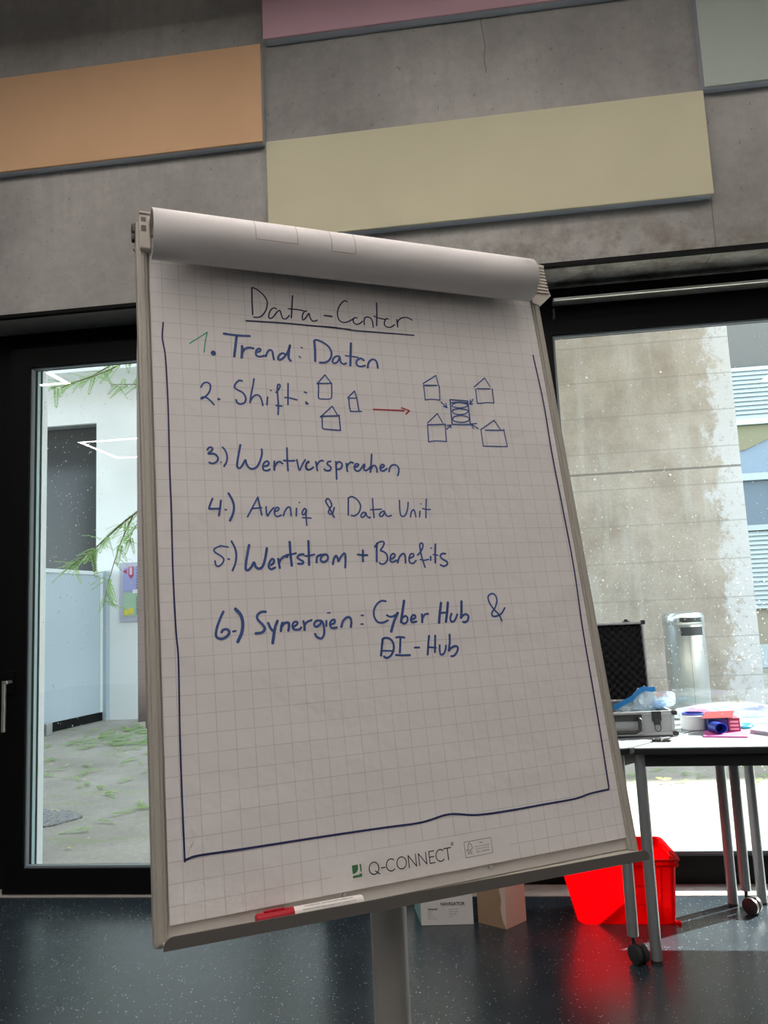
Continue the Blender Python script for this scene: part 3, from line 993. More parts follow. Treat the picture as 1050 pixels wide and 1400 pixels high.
# pole, hinge and castor base
INK = [
 ('title','navy',[
  (2.4,0,[(163.6,24.5),(162.3,49.9),(161.9,72.8)]),
  (2.2,1,[(165.4,23.9),(172.8,27.5),(181.6,35.4),(186.5,44.3),(186.7,50.9),(183.8,62.5),(177.2,72.6),(170.3,76.7),(163.1,77.3)]),
  (2.2,1,[(201.4,58.3),(197.5,56.8),(192.4,60.6),(188.5,68.6),(187.6,75.2),(190.4,76.4),(194.8,73.5),(201.5,64.3),(205.7,60.5),(207.3,61.8),(208.8,69.2),(210.9,74.6),(214.8,74.8),(218.5,71.9),(221.7,67.8)]),
  (2.4,0,[(229.9,31.1),(227.5,50.0),(224.7,71.6)]),
  (2.2,1,[(221.0,55.7),(228.8,55.6),(237.5,55.6),(246.1,56.7)]),
  (2.2,1,[(251.4,56.5),(247.8,57.7),(244.0,64.4),(243.1,71.6),(245.0,73.3),(249.4,68.6),(254.1,61.4),(255.3,61.3),(256.1,66.9),(258.7,73.0),(263.0,73.7),(268.0,71.6)]),
  (2.2,0,[(281.0,61.4),(294.1,61.5)]),
  (2.4,1,[(151.1,84.7),(209.4,82.7),(270.2,82.5),(324.0,82.8)]),
 ]),
 ('title','navy',[
  (2.2,1,[(323.5,31.5),(320.4,29.5),(314.5,33.8),(308.1,42.8),(304.4,53.9),(305.0,64.6),(309.3,70.0),(316.1,70.8),(324.8,66.8),(332.7,61.2)]),
  (2.2,1,[(338.4,60.0),(333.8,60.0),(331.0,64.7),(331.8,69.9),(336.1,72.0),(341.9,70.1),(347.6,65.0)]),
  (2.2,1,[(350.1,71.2),(350.3,64.7),(352.4,58.5),(357.4,56.0),(362.8,58.0),(365.3,64.1),(365.6,74.3)]),
  (2.4,0,[(377.0,27.5),(374.9,49.2),(372.0,70.9)]),
  (2.2,1,[(369.3,53.2),(375.3,55.5),(382.7,56.7),(390.3,57.1)]),
  (2.2,1,[(395.2,56.0),(391.4,55.8),(387.4,61.8),(387.0,68.8),(391.3,71.7),(398.1,71.0),(405.4,65.9)]),
  (2.2,1,[(410.6,55.3),(410.5,63.3),(410.8,70.3),(411.1,62.3),(414.4,55.9),(420.8,51.2),(428.8,49.4),(434.5,50.8),(439.4,53.3)]),
  (2.4,1,[(261.3,82.6),(296.9,81.9),(333.0,84.0),(379.5,83.3),(439.1,82.5)]),
 ]),
 ('numeral_one','green',[
  (1.8,0,[(62.3,132.3),(89.4,111.0),(85.9,125.6),(83.0,145.4)]),
 ]),
 ('line_one','blue',[
  (3.6,0,[(96.6,145.9),(97.4,146.1)]),
  (3.4,1,[(94.7,145.4),(96.9,142.9),(99.3,145.4),(96.9,148.4),(95.0,146.1)]),
 ]),
 ('line_one','blue',[
  (3.6,1,[(114.8,110.7),(127.9,111.6),(140.8,111.8),(154.7,111.1)]),
  (3.8,0,[(134.2,113.9),(131.2,132.2),(128.6,148.5)]),
  (3.8,1,[(141.7,129.8),(141.1,139.4),(139.8,149.7)]),
  (3.4,1,[(141.6,140.2),(145.9,134.1),(152.6,131.2),(159.4,131.8)]),
  (3.2,1,[(163.2,138.4),(167.8,137.1),(170.5,133.7),(168.6,131.5),(164.1,135.0),(162.7,141.1),(164.7,145.1),(170.5,145.3),(175.6,143.1)]),
  (3.2,1,[(177.9,144.3),(180.9,137.2),(185.4,132.4),(188.9,134.7),(189.8,141.5),(190.6,148.4)]),
  (3.4,1,[(209.3,138.0),(205.2,136.5),(199.8,140.6),(197.4,146.7),(200.6,148.2),(207.1,143.7),(213.8,133.9),(218.6,121.5)]),
  (3.6,1,[(218.6,121.5),(216.0,131.9),(214.7,144.0),(217.7,148.7)]),
 ]),
 ('line_one','blue',[
  (2.0,0,[(236.9,123.2),(238.6,124.7)]),
  (2.0,0,[(232.0,139.7),(234.2,142.1)]),
  (3.8,1,[(259.7,109.7),(259.5,126.2),(258.2,145.9)]),
  (3.2,1,[(259.7,109.7),(263.4,107.8),(272.8,110.3),(282.7,117.6),(286.8,126.6),(286.0,135.2),(281.1,143.0),(273.7,147.0),(265.8,147.7)]),
  (3.0,1,[(300.6,134.3),(295.3,134.0),(289.5,138.6),(287.4,145.3),(290.8,147.1),(296.1,143.7),(300.5,135.8),(300.7,136.7),(301.4,144.2),(306.4,147.4),(310.5,145.3)]),
  (3.8,0,[(322.4,108.4),(319.9,128.5),(317.3,149.1)]),
  (2.6,1,[(310.7,131.9),(322.3,132.4),(332.2,133.1)]),
  (3.2,1,[(342.1,137.6),(337.5,134.6),(331.8,137.0),(328.1,142.6),(329.7,148.1),(335.9,149.5),(342.9,147.1)]),
  (3.4,1,[(347.2,150.5),(349.6,142.2),(355.8,135.4),(361.8,135.4),(364.9,140.9),(365.2,149.5)]),
 ]),
 ('line_two','blue',[
  (2.6,1,[(75.9,203.7),(79.5,197.6),(85.3,195.2),(89.8,199.2),(88.5,209.0),(83.2,217.1),(76.5,222.4),(75.4,221.5),(78.4,219.4),(82.7,220.1),(87.7,223.6),(93.9,230.9)]),
  (3.6,0,[(100.7,221.5),(102.1,221.8)]),
  (2.8,1,[(138.3,189.1),(134.0,188.6),(128.6,193.6),(126.1,200.3),(130.3,204.3),(138.1,208.7),(142.1,216.4),(140.3,224.3),(134.2,227.6),(129.0,226.0),(127.3,221.2)]),
  (2.6,1,[(156.8,184.2),(154.3,196.8),(150.6,211.9),(148.3,224.5)]),
  (2.6,1,[(148.4,222.9),(153.1,215.1),(158.8,210.8),(164.1,213.0),(166.7,220.2),(167.7,228.0)]),
  (2.6,0,[(176.0,213.7),(174.2,226.5)]),
  (2.0,0,[(181.5,201.7),(182.6,202.5)]),
  (2.6,1,[(190.6,204.4),(189.6,205.4),(194.8,199.1),(197.3,192.8),(194.8,191.0),(192.6,196.2),(192.2,210.3),(192.1,226.2),(190.5,241.8)]),
  (2.4,0,[(188.5,226.8),(197.6,227.5)]),
  (2.6,0,[(210.3,188.5),(208.8,206.2),(207.4,224.2)]),
  (2.6,1,[(203.3,212.6),(211.5,213.1),(222.3,215.4)]),
  (2.6,0,[(235.7,201.4),(239.0,202.6)]),
  (2.4,1,[(236.7,218.0),(237.0,221.6),(239.7,221.1),(238.5,219.5)]),
 ]),
 ('house_drawings','blue',[
  (2.1,0,[(257.8,185.8),(272.2,169.0),(281.6,182.8)]),
  (2.3,0,[(257.9,185.0),(282.1,183.2)]),
  (2.1,1,[(260.0,186.2),(258.9,198.1),(257.9,208.6),(259.9,211.4),(268.5,211.4),(276.3,210.7),(279.6,207.6),(281.1,195.7),(282.1,183.3)]),
  (2.1,0,[(307.4,206.4),(319.7,194.1),(322.4,206.4)]),
  (2.1,0,[(307.3,207.4),(322.4,206.4)]),
  (2.1,0,[(308.6,207.6),(308.2,220.5),(309.3,229.5)]),
  (2.1,0,[(322.4,206.4),(323.0,217.8),(323.7,228.7)]),
  (2.1,0,[(309.3,230.2),(328.0,229.2)]),
  (2.1,0,[(258.3,242.6),(279.4,223.0),(286.7,237.6)]),
  (2.3,0,[(258.8,241.1),(289.7,238.5)]),
  (2.1,1,[(260.9,241.0),(260.2,251.7),(260.0,260.9),(263.6,262.5),(275.5,263.1),(289.2,263.5)]),
  (2.1,0,[(289.4,238.1),(289.2,250.3),(289.2,263.5)]),
 ]),
 ('arrow','red',[
  (2.4,0,[(349.1,224.6),(377.4,224.1),(403.3,224.0)]),
  (2.2,0,[(399.3,219.0),(412.7,223.5),(405.7,229.8)]),
 ]),
 ('house_drawings','blue',[
  (1.9,0,[(444.2,172.4),(470.8,155.3),(472.7,173.7)]),
  (2.2,0,[(447.1,175.3),(469.3,174.1)]),
  (1.9,0,[(445.0,174.7),(444.3,202.1)]),
  (1.9,1,[(444.2,202.5),(452.5,200.8),(461.6,200.2),(471.5,200.9)]),
  (1.9,0,[(474.0,174.5),(471.6,201.2)]),
  (1.9,0,[(473.2,204.3),(483.2,214.2)]),
  (1.9,0,[(481.7,206.0),(483.2,214.2),(476.6,212.2)]),
  (1.9,0,[(541.1,172.3),(565.1,153.3),(573.1,169.1)]),
  (2.2,0,[(546.8,174.9),(572.3,173.6)]),
  (1.9,0,[(543.5,176.2),(542.6,203.0)]),
  (1.9,1,[(542.6,203.0),(552.3,201.8),(564.0,200.1),(575.5,200.3)]),
  (1.9,0,[(576.9,173.1),(576.0,200.1)]),
  (1.9,0,[(535.9,195.5),(527.9,205.6)]),
  (1.9,0,[(530.4,196.9),(527.9,205.6),(533.9,204.0)]),
  (1.9,0,[(442.9,244.0),(463.3,225.9),(470.9,242.2)]),
  (2.2,0,[(442.8,247.2),(475.1,244.6)]),
  (1.9,0,[(442.4,247.6),(440.3,277.7)]),
  (1.9,1,[(440.3,277.7),(450.9,275.5),(461.6,275.1),(472.7,275.6)]),
  (1.9,0,[(475.4,244.6),(472.8,275.7)]),
  (2.1,0,[(477.0,253.5),(485.8,245.4)]),
  (1.9,0,[(478.4,246.4),(485.8,245.4),(484.6,251.1)]),
  (1.9,0,[(542.7,250.6),(570.6,232.7),(580.9,249.6)]),
  (2.2,0,[(550.6,252.0),(587.1,250.6)]),
  (1.9,0,[(541.9,251.0),(541.5,280.9)]),
  (1.9,0,[(541.4,281.3),(588.5,280.5)]),
  (1.9,0,[(586.8,248.6),(588.5,280.7)]),
  (2.1,0,[(536.5,249.8),(525.1,241.7)]),
  (1.9,0,[(535.4,240.2),(524.7,241.7),(527.9,249.8)]),
  (2.2,0,[(491.0,198.8),(524.7,199.5),(523.0,242.9),(488.2,244.2),(491.0,198.8)]),
  (2.2,1,[(492.8,205.0),(507.0,202.7),(524.7,203.1)]),
  (1.9,1,[(493.5,209.4),(499.3,205.0),(510.7,203.2),(521.6,205.1),(523.0,207.7),(517.8,211.1),(507.3,213.2),(496.4,212.0),(493.5,209.4)]),
  (1.9,1,[(492.4,220.3),(497.6,216.2),(508.9,214.5),(519.8,216.1),(522.2,218.8),(516.9,223.1),(506.3,225.4),(495.4,224.2),(492.4,220.3)]),
  (1.9,1,[(490.9,233.7),(496.6,229.0),(508.0,226.6),(518.8,228.8),(522.4,233.1),(517.4,237.4),(506.9,239.6),(494.2,238.2),(490.9,233.7)]),
 ]),
 ('line_three','blue',[
  (2.8,1,[(80.5,303.4),(83.3,299.5),(87.0,299.4),(88.1,302.3),(85.2,305.7),(82.1,308.2),(82.8,309.3),(88.1,308.8),(92.5,310.3),(95.5,315.5),(93.4,320.9),(87.2,324.3),(82.5,322.8)]),
  (1.8,0,[(99.1,321.9),(99.7,322.2)]),
  (2.6,1,[(103.0,298.5),(106.6,303.3),(108.8,311.5),(107.8,320.5),(103.6,328.3)]),
  (3.0,1,[(129.4,293.9),(126.7,306.0),(123.7,319.3),(122.7,327.5),(125.6,330.7),(129.7,327.3),(134.0,319.8),(135.8,317.6),(136.5,322.5),(139.6,328.7),(144.9,331.1),(152.2,327.6),(157.5,318.3),(161.0,307.4),(161.2,299.8)]),
  (2.8,1,[(163.7,326.5),(168.9,324.7),(170.7,321.0),(167.8,318.4),(163.6,321.2),(161.2,326.5),(162.0,332.3),(166.7,333.4),(171.6,331.3)]),
  (2.8,1,[(179.2,318.6),(178.4,325.3),(178.2,332.0)]),
  (2.8,1,[(179.1,326.1),(183.2,320.6),(187.7,318.8),(191.5,321.6)]),
  (2.8,0,[(200.2,296.4),(199.3,314.6),(199.1,332.6)]),
  (2.8,1,[(193.9,316.6),(203.1,317.1),(210.5,316.5)]),
  (2.6,1,[(214.3,315.1),(215.3,323.5),(217.3,331.6),(222.2,322.5),(227.5,314.7)]),
  (2.6,1,[(232.4,318.8),(229.0,320.6),(228.1,326.6),(230.6,330.2),(234.8,329.5)]),
 ]),
 ('line_three','blue',[
  (2.8,1,[(232.9,317.1),(229.4,319.7),(227.5,325.7),(228.9,330.3),(233.9,330.2),(239.1,326.6)]),
  (2.8,1,[(244.1,317.3),(244.8,324.5),(245.3,331.6)]),
  (2.8,1,[(245.2,323.6),(248.2,318.4),(252.7,315.3),(256.0,315.6)]),
  (2.8,1,[(268.1,316.1),(263.9,317.1),(261.9,320.6),(265.6,323.6),(267.5,327.3),(264.9,330.8),(259.5,331.3),(256.7,328.9)]),
  (2.8,1,[(276.5,316.4),(275.8,330.6),(275.0,344.6)]),
  (2.8,1,[(276.4,321.1),(280.4,316.6),(284.9,317.9),(286.1,322.6),(282.7,327.8),(277.0,328.8)]),
  (2.8,1,[(293.3,318.9),(293.4,325.0),(293.7,331.9)]),
  (2.8,1,[(293.1,325.8),(296.7,319.7),(301.5,316.4),(304.8,317.7)]),
  (2.8,1,[(307.9,324.3),(311.5,322.8),(313.5,320.1),(310.2,319.0),(306.3,322.9),(306.1,328.1),(309.7,331.2),(314.2,329.7),(318.2,325.2),(322.6,319.9),(323.5,321.1),(321.5,326.9),(323.8,329.8),(328.8,327.6),(333.3,323.1)]),
  (2.8,0,[(337.3,302.4),(334.8,317.8),(331.9,332.4)]),
  (2.8,1,[(332.7,328.4),(336.4,322.5),(340.6,321.2),(343.1,325.5),(343.3,332.2)]),
  (2.8,1,[(349.8,325.4),(353.9,323.8),(356.6,320.8),(353.2,319.1),(349.7,323.2),(349.8,328.5),(354.6,329.6),(360.8,326.0)]),
  (2.8,1,[(363.8,330.7),(366.0,324.1),(371.1,319.5),(377.4,319.7),(380.8,323.7),(380.6,330.0),(377.9,337.1)]),
 ]),
 ('line_four','blue',[
  (2.8,1,[(84.5,377.9),(81.4,384.9),(79.1,391.5),(79.7,392.9),(86.0,392.9),(93.6,392.5)]),
  (2.8,0,[(96.4,380.6),(94.4,392.8),(92.3,403.2)]),
  (2.4,0,[(101.9,394.2),(103.2,394.6)]),
  (3.2,1,[(107.9,369.7),(112.9,380.2),(114.6,390.1),(112.5,400.8),(107.7,410.6)]),
  (2.4,0,[(133.5,405.0),(150.5,375.1),(154.5,402.5)]),
  (2.4,0,[(140.6,392.7),(155.0,391.2)]),
  (2.4,1,[(161.7,389.9),(161.6,396.3),(162.8,403.9),(167.4,397.2),(173.1,391.1)]),
  (2.4,1,[(173.9,397.2),(179.0,395.3),(180.7,392.2),(177.6,390.7),(174.1,395.3),(173.9,401.7),(177.4,404.7),(183.8,402.6)]),
  (2.4,1,[(186.9,403.6),(189.2,397.1),(193.7,391.0),(197.3,390.3),(198.4,395.3),(198.4,403.6)]),
  (2.4,0,[(207.5,392.1),(206.2,403.6)]),
  (1.8,0,[(212.3,382.6),(213.0,383.3)]),
  (2.4,1,[(222.4,394.3),(219.9,392.4),(216.4,397.1),(216.0,401.7),(219.1,401.4),(222.7,395.2),(221.4,401.7),(221.2,418.4)]),
  (2.2,0,[(215.5,406.5),(228.6,407.3)]),
 ]),
 ('line_four','blue',[
  (2.4,1,[(266.8,390.8),(263.6,398.9),(259.7,400.8),(256.7,398.0),(259.5,392.3),(262.9,386.6),(260.8,379.1),(257.3,376.6),(254.2,380.1),(255.6,384.8),(260.3,394.2),(265.3,405.9)]),
  (2.4,0,[(290.8,375.8),(289.5,388.4),(288.0,402.5)]),
  (2.4,1,[(290.9,375.4),(296.7,373.0),(304.0,376.8),(309.0,384.5),(308.7,392.2),(304.4,399.8),(298.2,403.6),(293.1,403.2)]),
  (2.4,1,[(317.1,398.9),(312.7,398.3),(308.9,402.7),(309.1,405.9),(313.1,405.2),(317.0,400.2),(317.9,403.6),(322.0,407.1),(323.1,405.9)]),
  (2.4,0,[(330.5,375.8),(329.8,392.1),(329.7,406.5)]),
  (2.2,1,[(325.3,394.0),(334.3,393.6),(343.3,393.0)]),
  (2.4,1,[(347.9,395.9),(342.7,397.9),(339.2,402.1),(340.5,404.6),(344.6,403.7),(348.6,397.9),(349.3,400.8),(352.8,404.6),(358.9,403.3)]),
  (2.4,1,[(375.7,378.6),(374.6,390.0),(374.7,401.7),(378.4,404.8),(383.6,401.7),(388.1,391.9),(390.3,381.7)]),
  (2.4,1,[(391.2,405.6),(393.9,397.8),(397.5,393.9),(399.7,396.8),(400.6,405.6)]),
  (2.4,0,[(408.9,396.2),(407.0,405.6)]),
  (1.8,0,[(411.8,383.9),(412.5,384.5)]),
  (2.4,0,[(422.6,376.3),(420.0,391.8),(417.9,406.8)]),
  (2.2,1,[(414.0,391.8),(420.2,393.4),(427.5,393.4)]),
 ]),
 ('line_five','blue',[
  (2.2,1,[(91.9,448.4),(87.0,449.9),(82.9,453.3),(84.6,457.4),(91.2,461.6),(95.8,466.8),(93.9,472.8),(88.4,477.1),(84.6,475.6),(83.6,469.5)]),
  (2.2,0,[(92.0,447.6),(103.0,449.8)]),
  (2.4,0,[(102.2,466.9),(103.5,467.6)]),
  (2.8,1,[(108.2,441.4),(112.4,450.8),(113.8,461.0),(112.0,473.2),(107.3,483.7)]),
  (3.6,1,[(133.0,447.4),(129.6,461.4),(126.9,473.6),(126.3,482.8),(130.2,483.5),(135.5,477.9),(138.5,472.9),(140.5,479.0),(145.3,482.2),(151.0,478.3),(155.5,466.0),(158.5,452.6)]),
  (3.2,1,[(163.2,477.6),(166.7,474.6),(167.8,470.0),(164.5,468.7),(160.6,474.4),(159.5,480.2),(162.8,483.5),(168.6,481.2)]),
  (3.2,1,[(174.1,468.5),(174.8,475.8),(175.5,482.0)]),
  (3.2,1,[(174.8,475.8),(177.7,469.6),(183.3,464.9),(188.0,465.7)]),
  (3.6,0,[(193.1,443.6),(192.9,461.6),(193.5,479.0)]),
  (2.8,1,[(186.9,462.9),(193.9,462.2),(201.3,460.7)]),
  (3.2,1,[(212.7,462.6),(207.0,462.9),(202.9,467.0),(207.2,470.9),(211.1,473.5),(209.4,476.6),(203.1,476.5)]),
  (3.6,0,[(221.5,442.7),(220.7,461.0),(219.6,478.4)]),
  (2.6,1,[(214.8,465.2),(222.1,464.3),(229.0,462.9)]),
  (3.2,1,[(231.3,475.1),(232.3,468.7),(234.8,465.2),(240.3,463.6)]),
  (3.2,1,[(245.7,463.2),(240.1,465.7),(238.0,472.0),(242.1,474.7),(248.2,471.8),(249.4,465.9),(245.7,463.2)]),
  (3.2,1,[(256.2,478.4),(258.5,470.4),(262.4,465.7),(264.7,469.4),(265.3,474.4),(269.1,468.4),(275.2,462.5),(277.1,465.4),(276.3,475.0),(275.0,484.0)]),
 ]),
 ('line_five','blue',[
  (3.2,0,[(305.7,458.3),(304.7,467.0),(304.2,475.3)]),
  (2.8,1,[(296.8,464.5),(304.7,465.6),(312.1,465.7)]),
  (3.2,1,[(329.7,447.7),(327.9,460.4),(326.4,476.2)]),
  (2.6,1,[(325.4,453.3),(330.3,447.8),(337.0,445.0),(341.5,446.1),(339.9,451.8),(334.5,458.8),(338.8,460.6),(343.8,465.1),(344.3,473.1),(339.3,479.1),(333.7,480.2),(330.4,478.0)]),
  (2.6,1,[(350.2,472.8),(355.7,470.1),(357.5,465.9),(354.0,464.4),(349.8,468.8),(348.4,475.3),(352.4,477.6),(359.2,474.8)]),
  (2.8,1,[(360.5,478.7),(362.8,472.6),(367.7,466.5),(372.6,464.8),(374.4,469.3),(373.5,479.0)]),
  (2.6,1,[(381.9,472.1),(387.9,469.6),(388.5,465.5),(383.7,465.9),(380.4,472.1),(380.7,478.3),(385.6,480.2),(391.7,476.3)]),
  (2.6,1,[(395.4,467.4),(400.1,463.5),(405.3,456.4),(406.7,450.1),(404.1,448.3),(401.3,451.9),(401.3,461.8),(402.8,474.4),(405.5,486.9)]),
  (2.4,1,[(399.4,474.6),(406.0,475.9),(412.9,474.6)]),
  (2.8,0,[(417.4,470.2),(416.5,476.1)]),
  (2.0,0,[(419.5,456.3),(421.0,457.1)]),
  (3.2,0,[(428.5,450.6),(425.9,465.8),(424.2,480.2)]),
  (2.2,0,[(422.2,467.2),(430.2,468.5)]),
  (3.0,1,[(443.7,466.2),(438.3,466.1),(434.2,470.0),(437.9,475.1),(444.2,478.9),(444.5,483.4),(438.2,486.3),(432.7,484.0)]),
 ]),
 ('line_six','blue',[
  (3.4,1,[(91.3,541.7),(85.9,552.5),(81.0,565.0),(79.9,574.4),(84.4,578.3),(91.8,577.2),(98.0,571.2),(95.6,566.2),(89.9,566.6),(87.6,569.6)]),
  (2.6,0,[(103.1,569.6),(107.0,569.0)]),
  (4.4,1,[(108.4,538.6),(114.7,546.5),(117.2,557.4),(115.3,571.2),(109.0,584.0)]),
  (3.4,1,[(150.5,544.5),(144.0,544.6),(138.2,549.1),(138.9,555.2),(144.9,562.1),(147.7,568.3),(143.0,573.2),(134.3,574.0)]),
  (3.6,1,[(153.1,560.8),(155.4,567.0),(158.4,571.5)]),
  (4.0,1,[(166.4,558.4),(161.8,569.5),(157.5,588.7)]),
  (3.6,1,[(170.4,572.6),(171.6,566.1),(173.5,561.4)]),
  (3.6,1,[(171.5,566.8),(176.7,562.0),(182.3,561.9),(182.5,567.4),(181.2,572.7)]),
  (3.0,1,[(189.7,567.7),(194.4,564.7),(195.1,561.4),(190.6,561.2),(187.5,566.5),(189.8,571.5),(197.1,571.9),(200.3,569.4)]),
  (3.4,1,[(204.2,560.8),(205.1,566.4),(204.9,573.0)]),
  (3.0,1,[(205.5,566.4),(209.3,562.2),(216.3,559.7)]),
  (3.2,1,[(230.0,561.0),(223.0,561.3),(219.6,566.0),(222.3,569.5),(228.3,566.5),(231.5,561.8),(233.8,569.0),(233.4,580.1),(228.7,586.5),(222.1,583.9),(219.8,579.8)]),
  (3.0,0,[(238.4,562.1),(237.7,569.2)]),
  (2.0,0,[(241.4,550.6),(245.1,550.3)]),
  (3.0,1,[(245.5,567.4),(250.4,565.4),(250.8,561.0),(246.1,561.9),(243.2,567.3),(245.8,572.4),(253.2,572.3)]),
  (3.4,1,[(260.3,571.6),(263.4,563.9),(269.9,558.5),(275.2,559.5),(276.2,565.7),(274.8,572.4)]),
  (2.2,0,[(292.7,556.7),(296.1,556.9)]),
  (2.2,0,[(290.9,569.4),(294.2,569.6)]),
 ]),
 ('line_six','blue',[
  (3.0,1,[(333.9,537.3),(326.9,536.6),(319.3,541.1),(313.6,549.7),(312.9,559.6),(317.4,567.5),(325.3,569.0),(333.9,566.2)]),
  (3.0,1,[(333.2,558.4),(338.1,560.9),(344.1,560.1),(351.7,556.0)]),
  (4.0,1,[(351.0,555.9),(344.4,566.7),(337.2,582.8)]),
  (4.0,0,[(363.6,538.1),(359.1,554.1),(354.8,569.5)]),
  (3.0,1,[(357.1,564.0),(363.0,561.0),(366.2,564.5),(364.3,570.0),(359.2,572.4),(355.9,570.0)]),
  (3.0,1,[(371.9,567.0),(378.2,565.1),(379.2,561.3),(375.2,560.5),(371.3,565.9),(372.6,570.8),(379.9,570.3)]),
  (3.6,1,[(390.5,560.1),(390.2,565.7),(389.4,571.7)]),
  (3.0,1,[(390.7,565.7),(395.4,560.3),(400.9,559.5)]),
  (4.0,0,[(424.9,543.9),(420.7,559.3),(417.4,573.9)]),
  (4.0,0,[(436.7,544.0),(433.3,558.8),(429.2,572.9)]),
  (3.0,0,[(420.7,559.3),(433.8,559.0)]),
  (3.2,1,[(440.4,561.4),(437.4,568.1),(438.6,573.4),(444.4,571.9),(450.3,563.0)]),
  (4.0,0,[(460.5,543.2),(458.1,558.8),(456.1,568.3)]),
  (3.4,1,[(456.8,566.8),(464.3,563.2),(468.9,566.2),(467.1,572.6),(462.3,575.5),(458.6,574.9)]),
 ]),
 ('line_six','blue',[
  (2.6,1,[(536.0,556.6),(527.8,565.6),(517.9,569.1),(511.5,567.9),(511.9,562.5),(519.0,554.6),(523.7,543.0),(521.1,534.6),(514.8,533.2),(508.6,538.1),(510.1,548.3),(516.9,559.2),(523.6,566.6),(527.2,576.6)]),
 ]),
 ('line_seven','blue',[
  (3.4,1,[(322.4,593.2),(319.9,604.2),(317.1,616.9)]),
  (3.2,1,[(322.5,592.9),(328.0,591.8),(334.7,594.3),(338.6,601.1),(337.8,609.7),(332.6,618.0),(325.2,621.1),(321.7,618.7)]),
  (2.4,0,[(318.0,609.9),(338.2,611.8)]),
  (3.0,1,[(344.1,592.1),(350.7,591.9),(357.2,593.2)]),
  (3.2,0,[(350.9,593.1),(349.3,603.2),(347.1,614.9)]),
  (3.0,1,[(340.8,617.8),(350.4,618.9),(362.9,619.5)]),
  (2.8,0,[(372.0,609.0),(379.4,609.2)]),
  (3.2,0,[(397.8,593.2),(394.8,606.1),(391.8,620.6)]),
  (3.2,0,[(408.1,593.3),(406.3,605.3),(404.2,617.7)]),
  (2.8,0,[(394.3,609.7),(406.8,611.3)]),
  (3.0,1,[(413.6,608.0),(412.7,614.6),(413.3,621.7),(418.3,621.2),(422.4,615.2),(424.1,609.4)]),
  (3.2,0,[(432.5,593.2),(431.0,605.4),(427.6,617.0)]),
  (3.2,1,[(427.6,617.0),(431.7,613.6),(438.8,611.1),(443.5,612.9),(441.6,619.4),(435.8,625.0),(430.7,625.8)]),
 ]),
 ('border_line','darkblue',[
  (2.2,1,[(24.6,101.1),(22.6,127.1),(26.2,160.7),(27.3,243.2),(26.5,333.9),(26.6,399.3),(25.8,483.5),(27.0,564.3),(28.8,603.6),(27.2,698.0),(27.1,788.1),(27.6,851.3)]),
  (2.6,1,[(28.1,849.7),(44.3,847.0),(94.7,847.8),(201.8,848.5),(295.9,849.9),(351.0,851.0),(395.1,846.3),(437.6,853.1),(492.1,854.5),(549.0,853.9),(608.0,853.2),(635.8,849.4),(672.0,847.5)]),
  (2.6,1,[(673.6,100.5),(678.1,193.1),(677.0,291.2),(679.0,392.2),(680.2,493.1),(676.1,600.8),(675.5,701.6),(674.4,775.8),(672.5,845.3)]),
 ]),
]
pl = MB()
pl.tube([(gx0, gy0, 0.10), (gx0, gy0, 1.37)], 0.0272, 32)
pl.build('pole', M['pole'], fc, True)
hp = bp(0.338, 0.45, -0.022)
hg = MB()
hg.hexa([bp(0.30, 0.42, -0.022), bp(0.376, 0.42, -0.022), bp(0.376, 0.50, -0.022), bp(0.30, 0.50, -0.022),
         bp(0.315, 0.42, -0.036), bp(0.361, 0.42, -0.036), bp(0.361, 0.50, -0.048), bp(0.315, 0.50, -0.048)])
hg.build('hinge_bracket', M['darkplastic'], fc)
MB().lathe([(0, 0.08), (0.05, 0.08), (0.05, 0.10), (0.036, 0.135), (0, 0.135)], Matrix.Translation((gx0, gy0, 0)), 28).build('base_hub', M['pole'], fc, True)
for k in range(5):
    a = math.radians(18 + 72 * k)
    d = Vector((math.cos(a), math.sin(a), 0)); sd = Vector((-d.y, d.x, 0))
    c = Vector((gx0, gy0, 0))
    p0, p1 = c + d * 0.03, c + d * 0.33
    leg = MB().hexa([p0 + sd * 0.022 + Vector((0, 0, 0.085)), p0 - sd * 0.022 + Vector((0, 0, 0.085)), p1 - sd * 0.014 + Vector((0, 0, 0.07)), p1 + sd * 0.014 + Vector((0, 0, 0.07)),
                     p0 + sd * 0.022 + Vector((0, 0, 0.12)), p0 - sd * 0.022 + Vector((0, 0, 0.12)), p1 - sd * 0.014 + Vector((0, 0, 0.092)), p1 + sd * 0.014 + Vector((0, 0, 0.092))]).build('leg', M['pole'], fc)
    wheel = MB()
    for sg in (-0.013, 0.013):
        q = c + d * 0.315 + sd * sg + Vector((0, 0, 0.031))
        wheel.tube([q - sd * 0.009, q + sd * 0.009], 0.030, 20)
    wheel.tube([c + d * 0.315 + Vector((0, 0, 0.03)), c + d * 0.315 + Vector((0, 0, 0.075))], 0.006, 8)
    wheel.build('castor', M['darkplastic'], leg, True)

